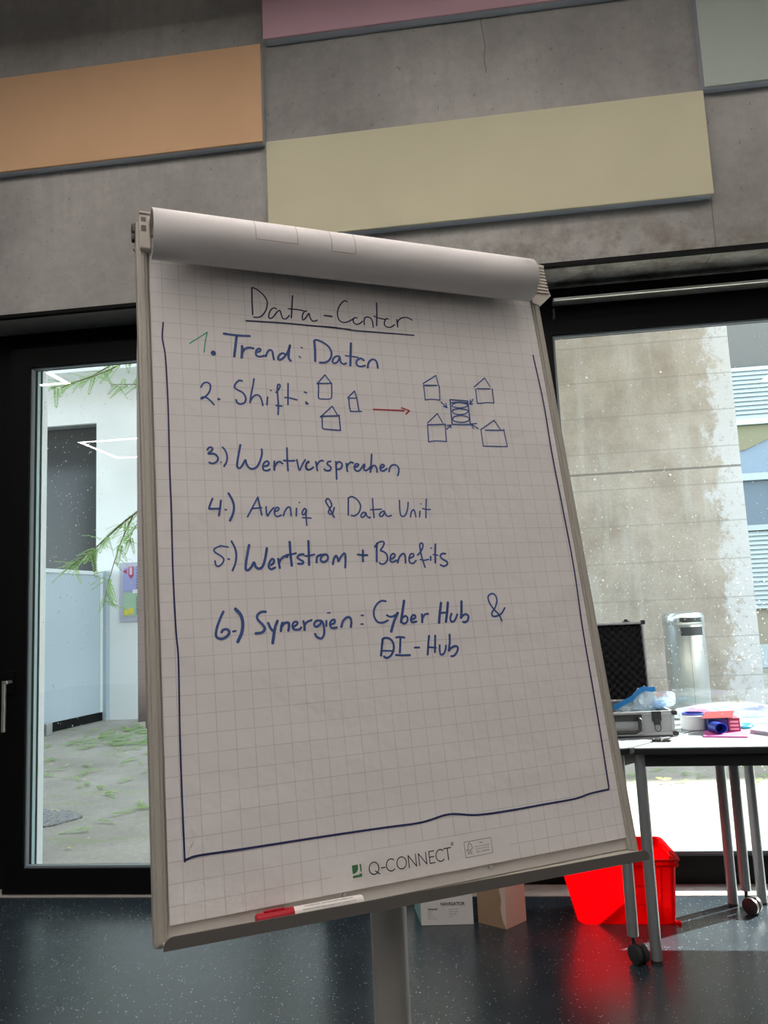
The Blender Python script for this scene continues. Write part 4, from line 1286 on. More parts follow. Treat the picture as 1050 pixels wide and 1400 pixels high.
# ------------------------------------------------------------------ paper pad
def paper_mat(thin=False):
    m = mat('squared_paper', (0.80, 0.775, 0.765), 0.75, spec=0.2)
    m.node_tree.nodes.clear()
    n, l = m.node_tree.nodes, m.node_tree.links
    out = n.new('ShaderNodeOutputMaterial')
    p = n.new('ShaderNodeBsdfPrincipled')
    p.name = 'Principled BSDF'
    p.inputs['Roughness'].default_value = 0.75
    p.inputs['Specular IOR Level'].default_value = 0.2
    if thin:
        tl_ = n.new('ShaderNodeBsdfTranslucent'); tl_.inputs[0].default_value = (0.8, 0.76, 0.74, 1)
        mx_ = n.new('ShaderNodeMixShader'); mx_.inputs[0].default_value = 0.3
        l.new(p.outputs[0], mx_.inputs[1]); l.new(tl_.outputs[0], mx_.inputs[2]); l.new(mx_.outputs[0], out.inputs[0])
    else:
        l.new(p.outputs[0], out.inputs[0])
    t = NT(m)
    uv = t.n.new('ShaderNodeUVMap')
    uv.uv_map = 'squares'
    sp = t.n.new('ShaderNodeSeparateXYZ')
    t.l.new(uv.outputs[0], sp.inputs[0])
    def line(x):
        f = t.math('FRACT', t.math('ADD', x, 0.5))
        return t.math('LESS_THAN', t.math('ABSOLUTE', t.math('SUBTRACT', f, 0.5)), 0.016)
    g = t.math('MAXIMUM', line(sp.outputs[0]), line(sp.outputs[1]))
    # blank footer for the brand mark
    zone = t.math('MULTIPLY', t.math('GREATER_THAN', sp.outputs[1], 35.03),
                  t.math('MULTIPLY', t.math('GREATER_THAN', sp.outputs[0], 8.6), t.math('LESS_THAN', sp.outputs[0], 19.4)))
    g = t.math('MULTIPLY', g, t.math('SUBTRACT', 1.0, zone))
    fade = t.ramp(t.noise(uv.outputs[0], 0.7, 3), [(0.3, (0.5,) * 3), (0.7, (0.8,) * 3)])
    c = t.mix(t.math('MULTIPLY', g, fade), (0.80, 0.775, 0.765), (0.50, 0.48, 0.47))
    t.l.new(c, p.inputs['Base Color'])
    t.bump(t.noise(uv.outputs[0], 0.35, 3), 0.25, 0.02)
    return m
M['paper'] = paper_mat()
M['thinpaper'] = paper_mat(True)
M['plainpaper'] = mat('plain_paper', (0.82, 0.795, 0.785), 0.75, spec=0.2)
def sheet(name, fn, nu, nv, parent, m, u0, v0, du, dv, solid, smooth=True):
    """curved sheet with square-grid uv (in 25 mm squares)"""
    mb = MB()
    mb.grid(nu, nv, fn)
    o = mb.build(name, m, parent, smooth, recalc=False)
    me = o.data
    uvl = me.uv_layers.new(name='squares')
    pos = {}
    k = 0
    for i in range(nu + 1):
        for j in range(nv + 1):
            pos[k] = (u0 + du * i / nu, v0 + dv * j / nv)
            k += 1
    for lp_ in me.loops:
        uvl.data[lp_.index].uv = pos[lp_.vertex_index]
    if solid:
        md = o.modifiers.new('thickness', 'SOLIDIFY')
        md.thickness = solid
        md.offset = 0
    return o
pd = thing('flip_chart_pad', 'squared paper pad clamped on the easel, covered in blue handwriting', 'paper pad', tuple(bp(0.34, 0.45, 0)))
PU0, PU1, PV1 = 0.0072, 0.6888, 0.9203
bbx(MB(), PU0 + 0.001, PU1 - 0.001, -0.06, PV1 - 0.001, -0.0042, -0.0006).build('sheet_block', M['plainpaper'], pd)
sheet('top_sheet', lambda s, t: bp(PU0 + (PU1 - PU0) * s, -0.05 + (PV1 + 0.05) * t, 0.0), 1, 1, pd, M['paper'], PU0 / 0.025, -2.0, (PU1 - PU0) / 0.025, (PV1 + 0.05) / 0.025, 0.0004, False)
# sheets flipped over the top: a soft roll, then hanging down behind the board
RC_V, RC_N, RR_V, RR_N = -0.0345, 0.026, 0.0385, 0.037
RU0, RU1 = 0.0085, 0.6725
def roll_pt(u, a, off=0.0):
    sag = 1.0
    return bp(u, RC_V - (u - 0.35) * 0.008 - (RR_V + off) * math.cos(a), RC_N + (RR_N + off) * math.sin(a) * (1 if math.sin(a) > 0 else 1.25))
def roll_fn(s, t):
    u = RU0 + (RU1 - RU0) * s
    a = math.radians(-75 + (188 + 75) * t)
    return roll_pt(u, a)
sheet('rolled_sheets', roll_fn, 8, 30, pd, M['plainpaper'], 0, 0, 1, 1, 0.0022)
def back_fn(du0, du1, nb, vb):
    def fn(s, t):
        v = -0.06 + (vb + 0.06) * t
        e = min(1.0, t / 0.3)
        n_ = -0.022 - (nb - 0.022) * (0.55 * math.sin(e * math.pi / 2) + 0.45 * t)
        u = -0.004 + (du0 + 0.004) * t + (0.6815 + (du1 - du0) * t) * s
        return bp(u, v, n_)
    return fn
sheet('hanging_sheet', back_fn(-0.0125, -0.0125, 0.150, 0.672), 6, 12, pd, M['thinpaper'], 0.2, 0.4, 27.26, 29, 0.0012)
sheet('hanging_sheet', back_fn(-0.003, -0.003, 0.140, 0.682), 6, 12, pd, M['thinpaper'], 0.2, 0.7, 27.26, 29, 0.0012)

INKCOL = {'navy': (0.022, 0.028, 0.085), 'blue': (0.050, 0.105, 0.32), 'darkblue': (0.022, 0.028, 0.115),
          'green': (0.10, 0.42, 0.26), 'red': (0.50, 0.035, 0.045)}
INKNAME = {'title': ('handwriting', None), 'numeral_one': ('handwriting', 'thin green handwritten numeral 1'), 'border_line': ('border_line', 'dark blue hand-drawn border line'),
           'arrow': ('arrow', 'red hand-drawn arrow'), 'house_drawings': ('house_drawings', 'small blue house drawings around a data stack')}
for kk, cc in INKCOL.items():
    M['ink_' + kk] = mat('marker_ink_' + kk, cc, 0.6, var=0.12, vscale=180)
for nm, colr, strokes in INK:
    mb = MB()
    for wd, sm, pts in strokes:
        stroke(mb, [(a * 0.001, b * 0.001) for a, b in pts], wd * 0.00107, lambda u, v: bp(u, v, 0.0007), sm)
    nm2, lb2 = INKNAME.get(nm, ('handwriting', None))
    o = mb.build(nm2, M['ink_' + colr], pd)
    if lb2: o['label'] = lb2
# faint pencil-brown boxes on the roll
M['ink_faint'] = mat('faint_brown_line', (0.50, 0.40, 0.37), 0.8)
fs = MB()
def roll_line(p, q, wd=0.0011):
    n = 12
    for i in range(n):
        a0 = [p[k] + (q[k] - p[k]) * i / n for k in (0, 1)]
        a1 = [p[k] + (q[k] - p[k]) * (i + 1) / n for k in (0, 1)]
        du, da = a1[0] - a0[0], (a1[1] - a0[1]) * RR_V
        L = math.hypot(du, da)
        nu_, na_ = -da / L * wd / 2, du / L * wd / 2 / RR_V
        fs.face(fs.verts([roll_pt(a0[0] + nu_, a0[1] + na_, 0.0018), roll_pt(a1[0] + nu_, a1[1] + na_, 0.0018), roll_pt(a1[0] - nu_, a1[1] - na_, 0.0018), roll_pt(a0[0] - nu_, a0[1] - na_, 0.0018)]))
for u0_, u1_, a0_, a1_ in ((0.160, 0.2265, 30, 106), (0.2825, 0.3230, 48, 112)):
    a0_, a1_ = math.radians(a0_), math.radians(a1_)
    roll_line((u0_, a0_), (u0_, a1_)); roll_line((u0_, a1_), (u1_, a1_)); roll_line((u1_, a1_), (u1_, a0_))
roll_line((0.235, math.radians(42)), (0.2825, math.radians(50)))
roll_line((0.3230, math.radians(48)), (0.345, math.radians(46)))
fs.build('faint_sketch', M['ink_faint'], pd, recalc=False)

# brand mark printed at the foot of the sheet
M['print'] = mat('print_grey', (0.055, 0.058, 0.060), 0.6)
M['printgreen'] = mat('print_green', (0.05, 0.20, 0.075), 0.6)
BASE = Vector((0.2655, 0.9062)); XD = Vector((0.1450, -0.0162)).normalized(); YD = Vector((XD.y, -XD.x))
def fp(x, y, n=0.0007):
    """footer frame: x to the right, y up, in mm from the logo's lower left"""
    q = Vector((0.2435, 0.9060)) + XD * (x * 0.001) + YD * (y * 0.001)
    return bp(q.x, q.y, n)
XD = Vector((1.0, -0.008)).normalized(); YD = Vector((XD.y, -XD.x))
lg = MB()
def fpoly(mb, pts):
    mb.face(mb.verts([fp(*p) for p in pts]))
fpoly(lg, [(0.3, 5.5), (0.3, 16.0), (8.6, 16.0), (8.8, 12.5), (8.0, 9.0), (5.6, 6.6), (3.0, 5.6)])
fpoly(lg, [(11.2, 16.0), (13.3, 16.0), (13.3, 6.5), (12.2, 6.2), (11.4, 7.4)])
fpoly(lg, [(0.3, 0.3), (0.3, 2.8), (2.5, 3.6), (4.2, 2.9), (6.0, 3.8), (8.2, 2.6), (10.0, 4.2), (12.0, 4.4), (13.3, 5.0), (13.3, 0.3)])
lg.build('brand_emblem', M['printgreen'], pd)
lt = MB()
HH = 15.2
def lstroke(pts, sm=0, wd=1.35):
    stroke(lt, pts, wd, lambda x, y: fp(x, y), sm)
def arc(cx, cy, rx, ry, a0, a1, n=18):
    return [(cx + rx * math.cos(math.radians(a0 + (a1 - a0) * i / n)), cy + ry * math.sin(math.radians(a0 + (a1 - a0) * i / n))) for i in range(n + 1)]
x = 24.0
lstroke(arc(x + 7, HH / 2, 7.0, HH / 2, 0, 360)); lstroke([(x + 8.5, 4.0), (x + 14.5, -0.6)])
lstroke([(x + 17.5, 6.2), (x + 23.0, 6.2)])
x = 49.0
lstroke(arc(x + 7, HH / 2, 7.0, HH / 2, 48, 312))
x = 64.5
lstroke(arc(x + 7, HH / 2, 7.0, HH / 2, 0, 360))
for x in (82.0, 97.5):
    lstroke([(x, 0), (x, HH), (x + 11.0, 0), (x + 11.0, HH)])
x = 113.5
lstroke([(x + 7.5, 0), (x, 0), (x, HH), (x + 7.5, HH)]); lstroke([(x, HH * 0.52), (x + 7.0, HH * 0.52)])
x = 123.5
lstroke(arc(x + 7, HH / 2, 7.0, HH / 2, 48, 312))
x = 136.5
lstroke([(x, HH), (x + 11, HH)]); lstroke([(x + 5.5, HH), (x + 5.5, 0)])
lstroke(arc(150.5, 19.5, 2.1, 2.1, 0, 360, 14), 0, 0.5)
lstroke([(149.8, 18.4), (149.8, 20.6), (151.0, 20.4), (150.9, 19.6), (149.9, 19.4), (151.2, 18.4)], 0, 0.45)
lt.build('brand_lettering', M['print'], pd)
# forestry label: frame, tree tick and small print
fx, fy = 169.0, -2.0
lt = MB()
fr_ = [(fx, fy), (fx + 43.5, fy), (fx + 43.5, fy + 20.5), (fx, fy + 20.5), (fx, fy)]
lstroke(fr_, 0, 0.55)
lstroke([(fx + 2.5, fy + 10.2), (fx + 4.6, fy + 8.6), (fx + 5.3, fy + 11.5), (fx + 6.0, fy + 15.5), (fx + 8.3, fy + 18.4), (fx + 10.6, fy + 15.5), (fx + 12.4, fy + 11.5), (fx + 10.0, fy + 9.6), (fx + 8.2, fy + 8.0), (fx + 7.2, fy + 9.8)], 1, 0.75)
lt.build('forest_label', M['print'], pd)
def ftext(st, x, y, size, name='small_print', al='LEFT', sp=1.0):
    o_ = fp(x, y)
    ex = (fp(x + 1, y) - o_).normalized(); ey = (fp(x, y + 1) - o_).normalized()
    mx_ = Matrix(((ex.x, ey.x, BN.x, o_.x), (ex.y, ey.y, BN.y, o_.y), (ex.z, ey.z, BN.z, o_.z), (0, 0, 0, 1)))
    return text_mesh(st, size * 0.001, mx_, M['print'], name, pd, al, sp)
ftext('FSC', fx + 3.6, fy + 3.6, 5.2)
ftext('MIX', fx + 27, fy + 15.2, 3.2, al='CENTER')
ftext('Paper from responsible', fx + 28, fy + 11.4, 2.5, al='CENTER')
ftext('sources and recycling', fx + 28, fy + 8.3, 2.5, al='CENTER')
ftext('FSC C109750', fx + 28, fy + 3.6, 3.6, al='CENTER')

# ------------------------------------------------------------------ red marker in the tray
mk = thing('marker_pen', 'whiteboard marker with red cap and white barrel lying in the easel tray', 'marker', tuple(bp(0.178, 0.925, 0.012)))
mv = lambda u: 0.9372 + tv(u) * 0.8 - 0.0086
MN = 0.0195
def mpt(u): return bp(u, mv(u), MN)
M['redcap'] = mat('red_plastic', (0.42, 0.010, 0.024), 0.45, spec=0.25)
M['barrel'] = mat('white_barrel', (0.80, 0.77, 0.73), 0.4)
MB().tube([mpt(0.1545), mpt(0.1565), mpt(0.2455), mpt(0.2475)], [0.0070, 0.0083, 0.0083, 0.0074], 24).build('barrel', M['barrel'], mk, True)
MB().tube([mpt(0.108), mpt(0.1095), mpt(0.142), mpt(0.1435), mpt(0.1555)], [0.0066, 0.0077, 0.0079, 0.0086, 0.0087], 24).build('cap', M['redcap'], mk, True)
cl = MB()
bbx(cl, 0.118, 0.1440, mv(0.13) - 0.0098, mv(0.13) - 0.0062, MN - 0.002, MN + 0.003, 0.001)
cl.build('cap_clip', M['redcap'], mk)
def wrap_text(st, u0, ang, size):
    o_ = mpt(u0)
    ex = (mpt(u0 + 0.01) - o_).normalized()
    nn = (BN * math.cos(ang) - BB * math.sin(ang)); nn = (nn - ex * nn.dot(ex)).normalized()
    ey = nn.cross(ex)
    p_ = o_ + nn * 0.0088
    return text_mesh(st, size, Matrix(((ex.x, ey.x, nn.x, p_.x), (ex.y, ey.y, nn.y, p_.y), (ex.z, ey.z, nn.z, p_.z), (0, 0, 0, 1))), M['print'], 'printed_text', mk)
wrap_text('WHITEBOARD- UND FLIPCHARTMARKER ROT', 0.169, math.radians(50), 0.0031)
wrap_text('MARQUEUR POUR TABLEAUX BLANCS ET FLIPCHART ROU', 0.1655, math.radians(22), 0.0027)

# ================================================================== TABLES
M['tabletop'] = mat('light_grey_laminate', (0.27, 0.30, 0.33), 0.28, spec=0.5)
M['tableedge'] = mat('black_table_edge', (0.012, 0.013, 0.014), 0.5)
M['tableleg'] = mat('silver_grey_leg', (0.30, 0.32, 0.33), 0.38, 0.4)
TZ = 0.757
def round_poly(poly, r=0.03, n=4):
    out = []
    N_ = len(poly)
    for i in range(N_):
        p, a, b = Vector(poly[i]), Vector(poly[i - 1]), Vector(poly[(i + 1) % N_])
        d1 = (a - p); d2 = (b - p)
        rr = min(r, d1.length * 0.4, d2.length * 0.4)
        s0, s1 = p + d1.normalized() * rr, p + d2.normalized() * rr
        for k in range(n + 1):
            t = k / n
            out.append((s0 * (1 - t) ** 2 + p * 2 * t * (1 - t) + s1 * t * t))
    return out
def table(lbl, poly, legs, loc):
    t = thing('table', lbl, 'table', loc, None)
    pr = round_poly(poly)
    MB().prism([(p.x, p.y, TZ - 0.004) for p in pr], (0, 0, 0.004)).build('table_top', M['tabletop'], t)
    MB().prism([(p.x, p.y, TZ - 0.024) for p in pr], (0, 0, 0.020)).build('edge_band', M['tableedge'], t)
    # frame under the top
    c = sum((Vector((x, y)) for x, y in poly), Vector((0, 0))) / len(poly)
    ap = MB()
    lg2 = [Vector((q[0], q[1])) for q in legs]
    lg2 = sorted(lg2, key=lambda q: math.atan2(q.y - c.y, q.x - c.x))
    for i in range(len(lg2)):
        p, q = lg2[i], lg2[(i + 1) % len(lg2)]
        d = (q - p).normalized(); s_ = Vector((-d.y, d.x)) * 0.012
        ap.prism([(p.x + s_.x, p.y + s_.y, TZ - 0.072), (q.x + s_.x, q.y + s_.y, TZ - 0.072), (q.x - s_.x, q.y - s_.y, TZ - 0.072), (p.x - s_.x, p.y - s_.y, TZ - 0.072)], (0, 0, 0.048))
    ap.build('frame', M['tableedge'], t)
    for x, y, castor in legs:
        z0 = 0.088 if castor else 0.008
        lo = MB().tube([(x, y, z0), (x, y, TZ - 0.024)], 0.0205, 24).build('leg', M['tableleg'], t, True)
        if castor:
            k = MB()
            a = math.radians(castor)
            d = Vector((math.cos(a), math.sin(a), 0)); sd = Vector((-d.y, d.x, 0))
            q = Vector((x, y, 0.033)) + d * 0.022
            for sg in (-0.014, 0.014):
                k.tube([q + sd * (sg - 0.010), q + sd * (sg - 0.008), q + sd * (sg + 0.008), q + sd * (sg + 0.010)], [0.028, 0.033, 0.033, 0.028], 24)
            k.tube([(x, y, 0.05), (x, y, 0.09)], 0.007, 10)
            k.hexa([q + sd * 0.004 + d * -0.022 + Vector((0, 0, 0.01)), q - sd * 0.004 + d * -0.022 + Vector((0, 0, 0.01)), q - sd * 0.004 + d * 0.02 + Vector((0, 0, 0.02)), q + sd * 0.004 + d * 0.02 + Vector((0, 0, 0.02)),
                    q + sd * 0.004 + d * -0.022 + Vector((0, 0, 0.036)), q - sd * 0.004 + d * -0.022 + Vector((0, 0, 0.036)), q - sd * 0.004 + d * 0.02 + Vector((0, 0, 0.034)), q + sd * 0.004 + d * 0.02 + Vector((0, 0, 0.034))])
            k.build('castor', M['darkplastic'], lo, True)
        else:
            MB().lathe([(0, 0), (0.021, 0), (0.0215, 0.004), (0.0208, 0.010), (0, 0.010)], Matrix.Translation((x, y, 0)), 20).build('foot_cap', M['darkplastic'], lo, True)
    return t
table('grey topped table under the aluminium case, mostly behind the flip chart', [(0.36, 3.045), (0.505, 3.035), (1.055, 3.645), (1.055, 3.69), (-0.03, 3.70)],
      [(0.478, 3.085, -60), (0.984, 3.622, None), (0.03, 3.655, None)], (0.45, 3.4, 0))
table('grey topped table with the pink card, its front edge facing the room', [(0.517, 3.035), (1.78, 2.965), (1.075, 3.640), (1.062, 3.640)],
      [(0.553, 3.077, None), (1.018, 3.545, -45), (1.70, 3.0, None)], (1.0, 3.2, 0))
table('grey topped table at the right edge, only one leg in view', [(1.070, 3.655), (1.79, 2.975), (2.35, 3.60), (2.30, 3.69), (1.070, 3.69)],
      [(1.108, 3.640, None), (2.25, 3.63, None), (1.80, 3.04, -45)], (1.6, 3.4, 0))

# ------------------------------------------------------------------ aluminium case, open
M['casealu'] = mat('case_aluminium', (0.55, 0.56, 0.57), 0.35, 0.5, var=0.03, vscale=60)
M['casepanel'] = mat('case_panel_grey', (0.40, 0.41, 0.42), 0.45, 0.3)
M['foam'] = mat('black_foam', (0.016, 0.016, 0.018), 0.9, spec=0.2)
cs = thing('aluminium_case', 'open aluminium case with black egg-crate foam lid on the table', 'case', (0.53, 3.46, TZ))
ca = math.radians(4)
CM = Matrix.Translation((0.737, 3.285, TZ)) @ Matrix.Rotation(ca, 4, 'Z')   # origin: front right bottom corner, +x right, +y back
CW, CD, CH = 0.45, 0.35, 0.098
b = MB()
b.box(-CW + .006, -.006, .003, .009, .006, CH - .004, CM); b.box(-CW + .006, -.006, CD - .009, CD - .003, .006, CH - .004, CM)
b.box(-CW + .003, -CW + .009, .006, CD - .006, .006, CH - .004, CM); b.box(-.009, -.003, .006, CD - .006, .006, CH - .004, CM)
b.box(-CW + .006, -.006, .006, CD - .006, .004, .010, CM)
b.build('base_shell', M['casepanel'], cs)
e = MB()
for z0, z1 in ((0.003, 0.016), (CH - 0.013, CH)):
    e.bbox(-CW, 0, 0, .011, z0, z1, .002, CM); e.bbox(-CW, 0, CD - .011, CD, z0, z1, .002, CM)
    e.bbox(-CW, -CW + .011, .011, CD - .011, z0, z1, .002, CM); e.bbox(-.011, 0, .011, CD - .011, z0, z1, .002, CM)
for x_ in (-CW, -.013):
    for y_ in (0, CD - .013):
        e.bbox(x_, x_ + .013, y_, y_ + .013, .003, CH, .002, CM)
e.build('edge_profile', M['casealu'], cs)
k = MB()
for x_ in (-CW, 0):
    for y_ in (0, CD):
        for z_ in (0.011, CH - 0.008):
            k.bbox(x_ - .011, x_ + .011, y_ - .011, y_ + .011, z_ - .0095, z_ + .0095, .006, CM)
k.build('corner_guard', M['darkplastic'], cs)
for x_ in (-.05, -CW + .05):
    for y_ in (.04, CD - .04):
        MB().lathe([(0, 0), (.007, 0), (.007, .004), (0, .004)], CM @ Matrix.Translation((x_, y_, 0)), 12).build('rubber_foot', M['darkplastic'], cs)
MB().box(-CW + .010, -.010, .010, CD - .010, .010, .055, CM).build('foam_insert', M['foam'], cs)
hd_ = MB()
hx0, hx1 = -CW / 2 - .075, -CW / 2 + .085
pts = [(hx1, -.004, .072), (hx1, -.020, .070), (hx1 - .004, -.022, .030), (hx1 - .02, -.022, .022), (hx0 + .02, -.022, .022), (hx0 + .004, -.022, .030), (hx0, -.020, .070), (hx0, -.004, .072)]
hd_.tube([CM @ Vector(p) for p in pts], .0075, 10)
hd_.bbox(hx0 - .012, hx1 + .012, -.005, .001, .062, .088, .002, CM)
hd_.build('carry_handle', M['darkplastic'], cs, True)
for lx in (-.070, -CW + .070):
    lt_ = MB()
    lt_.bbox(lx - .018, lx + .018, -.006, .001, .060, CH, .002, CM)
    lt_.bbox(lx - .013, lx + .013, -.009, -.004, .045, .072, .002, CM)
    lo = lt_.build('latch', M['darkplastic'], cs)
    lw_ = MB()
    lw_.tube([CM @ Vector(p) for p in catmull([Vector((lx - .010, -.009, .050)), Vector((lx - .011, -.012, .030)), Vector((lx, -.012, .020)), Vector((lx + .011, -.012, .030)), Vector((lx + .010, -.009, .050))], 5)], .0016, 8)
    lw_.build('latch_loop', M['darkplastic'], lo, True)
LM = CM @ Matrix.Translation((0, CD, CH)) @ Matrix.Rotation(math.radians(-5), 4, 'X')     # lid frame: x right, z up along the lid, -y towards the reader
LH = 0.345
l_ = MB()
l_.box(-CW + .004, -.004, -.002, .004, .004, LH - .004, LM)
l_.build('lid_shell', M['casepanel'], cs)
e = MB()
e.bbox(-CW, 0, -.045, .004, LH - .010, LH, .002, LM); e.bbox(-CW, 0, -.045, .004, 0, .010, .002, LM)
e.bbox(-CW, -CW + .009, -.045, .004, .010, LH - .010, .002, LM); e.bbox(-.009, 0, -.045, .004, .010, LH - .010, .002, LM)
e.build('lid_profile', M['casealu'], cs)
k = MB()
for x_ in (-CW, 0):
    for z_ in (0.004, LH - 0.004):
        k.bbox(x_ - .010, x_ + .010, -.049, -.028, z_ - .010, z_ + .010, .005, LM)
k.build('lid_corner_guard', M['darkplastic'], cs)
fm = MB()
NU, NV = 96, 76
def foam_pt(s_, t_):
    x_ = -CW + .010 + (CW - .020) * s_
    z_ = .011 + (LH - .022) * t_
    h_ = .5 + .5 * math.sin(x_ * 2 * math.pi / .036) * math.sin(z_ * 2 * math.pi / .036)
    return LM @ Vector((x_, -.018 - .020 * h_, z_))
fm.grid(NU, NV, foam_pt)
fm.box(-CW + .010, -.010, -.019, -.003, .011, LH - .011, LM)
fm.build('lid_foam', M['foam'], cs, True)
kn = MB()
kn.bbox(-.085, -.055, -.040, -.020, LH, LH + .005, .002, LM)
kn.bbox(-.078, -.064, -.038, -.022, LH + .004, LH + .013, .002, LM)
kn.build('lid_catch', M['darkplastic'], cs)

# ------------------------------------------------------------------ crumpled plastic bags
def film(name, tint, fac, rough=0.12):
    m = bpy.data.materials.new(name)
    m.use_nodes = True
    n, l = m.node_tree.nodes, m.node_tree.links
    n.clear()
    out = n.new('ShaderNodeOutputMaterial')
    tr_n = n.new('ShaderNodeBsdfTransparent'); tr_n.inputs[0].default_value = (0.95, 0.98, 1.0, 1)
    p = n.new('ShaderNodeBsdfPrincipled')
    p.inputs['Base Color'].default_value = (*tint, 1); p.inputs['Roughness'].default_value = rough
    tl_n = n.new('ShaderNodeBsdfTranslucent'); tl_n.inputs[0].default_value = (*tint, 1)
    m1 = n.new('ShaderNodeMixShader'); m1.inputs[0].default_value = 0.45
    l.new(p.outputs[0], m1.inputs[1]); l.new(tl_n.outputs[0], m1.inputs[2])
    m2 = n.new('ShaderNodeMixShader'); m2.inputs[0].default_value = fac
    l.new(tr_n.outputs[0], m2.inputs[1]); l.new(m1.outputs[0], m2.inputs[2])
    l.new(m2.outputs[0], out.inputs[0])
    return m
M['film'] = film('clear_plastic_film', (0.74, 0.87, 0.95), 0.62)
M['film2'] = film('thin_clear_film', (0.70, 0.82, 0.90), 0.30)
M['zip'] = mat('bright_blue_strip', (0.02, 0.30, 0.80), 0.35)
def crumple(mb, c, r, seed, amp=0.35, rings=12, seg=18, flat=0.0):
    q = random.Random(seed)
    ph_ = [(Vector((q.uniform(-1, 1), q.uniform(-1, 1), q.uniform(-1, 1))).normalized(), q.uniform(3, 9), q.uniform(0, 6)) for _ in range(9)]
    t = bmesh.new()
    bmesh.ops.create_icosphere(t, subdivisions=3, radius=1)
    for v in t.verts:
        d = v.co.normalized()
        h_ = sum(abs(math.sin(f * d.dot(a) + p_)) for a, f, p_ in ph_) / 9
        k_ = 1 - amp + amp * 1.6 * h_ + q.uniform(-.05, .05)
        v.co = Vector((c[0] + d.x * r[0] * k_, c[1] + d.y * r[1] * k_, max(c[2] + d.z * r[2] * k_, c[2] - flat if flat else -9)))
    mb.merge(t)
bg1 = thing('plastic_bag', 'crumpled clear zip bag with bright blue strip in the open case', 'plastic bag', (0.66, 3.43, 0.83))
mb = MB(); crumple(mb, (0.665, 3.47, 0.868), (0.048, 0.055, 0.062), 3, 0.42); crumple(mb, (0.600, 3.44, 0.842), (0.062, 0.05, 0.026), 5, 0.5)
mb.build('film', M['film'], bg1)
zb = MB()
zp = [(0.520, 3.400, 0.866), (0.560, 3.405, 0.884), (0.600, 3.41, 0.903), (0.628, 3.42, 0.926), (0.655, 3.425, 0.938), (0.680, 3.43, 0.934), (0.700, 3.43, 0.936)]
zc = catmull([Vector(p) for p in zp], 5)
for i in range(len(zc) - 1):
    u_ = Vector((0.006, 0.004, -0.020))
    zb.hexa([zc[i], zc[i + 1], zc[i + 1] + u_, zc[i] + u_, zc[i] + Vector((0, .0015, 0)), zc[i + 1] + Vector((0, .0015, 0)), zc[i + 1] + u_ + Vector((0, .0015, 0)), zc[i] + u_ + Vector((0, .0015, 0))])
zb.build('zip_strip', M['zip'], bg1)
bg2 = thing('plastic_bag', 'crumpled clear bag bulging over the right rim of the case', 'plastic bag', (0.735, 3.42, 0.85))
mb = MB(); crumple(mb, (0.722, 3.44, 0.868), (0.050, 0.05, 0.022), 11, 0.5); crumple(mb, (0.762, 3.46, 0.882), (0.024, 0.04, 0.030), 12, 0.55)
mb.build('film', M['film2'], bg2)
sb = MB(); crumple(sb, (0.715, 3.45, 0.860), (0.030, 0.03, 0.014), 14, 0.4)
sb.build('blue_content', film('pale_blue_film', (0.25, 0.55, 0.85), 0.8), bg2)

wr = thing('plastic_wrap', 'long clear plastic wrap holding pink and blue pieces, lying behind the tub', 'plastic wrap', (1.05, 3.58, TZ))
mb = MB(); crumple(mb, (1.03, 3.600, 0.800), (0.225, 0.040, 0.040), 21, 0.38, flat=0.042)
mb.build('film', M['film2'], wr)
for nm_, cc_, c_, r_ in (('pink_piece', (0.85, 0.25, 0.50), (0.915, 3.595, 0.805), (0.060, 0.018, 0.016)), ('blue_piece', (0.15, 0.55, 0.85), (0.975, 3.585, 0.785), (0.065, 0.016, 0.012)), ('violet_piece', (0.40, 0.38, 0.75), (1.16, 3.600, 0.812), (0.060, 0.016, 0.012))):
    q2 = MB(); crumple(q2, c_, r_, 30 + len(nm_), 0.35)
    q2.build(nm_, mat(nm_ + '_plastic', cc_, 0.4), wr)

# ------------------------------------------------------------------ small things on the tables
kc = thing('clip', 'small black metal clip lying before the case', 'clip', (0.655, 3.165, TZ))
mb = MB()
mb.torus((0.640, 3.168, TZ + .005), .013, .004, Matrix.Diagonal((1.3, .8, 1, 1)))
mb.torus((0.672, 3.162, TZ + .005), .012, .004, Matrix.Diagonal((1.3, .9, 1, 1)))
mb.bbox(0.628, 0.690, 3.160, 3.172, TZ + .001, TZ + .011, .003)
mb.build('body', M['darkplastic'], kc, True)
MB().bbox(0.650, 0.663, 3.154, 3.178, TZ + .002, TZ + .014, .002).build('hinge_pin', M['steel'], kc)

tp = thing('plastic_tub', 'white plastic tub with blue rim behind the red flap box', 'tub', (0.845, 3.42, TZ))
tm = Matrix.Translation((0.848, 3.44, TZ))
MB().lathe([(0, 0), (.048, 0), (.052, .004), (.054, .058), (.051, .060), (.049, .006), (0, .005)], tm, 36).build('tub', mat('milky_plastic', (0.80, 0.83, 0.85), 0.4, trans=0.1), tp, True)
MB().lathe([(0, .05), (.044, .05), (.046, .064), (.041, .066), (.038, .055), (0, .055)], tm, 32).build('inner_rim', mat('deep_blue', (0.03, 0.05, 0.30), 0.4), tp, True)

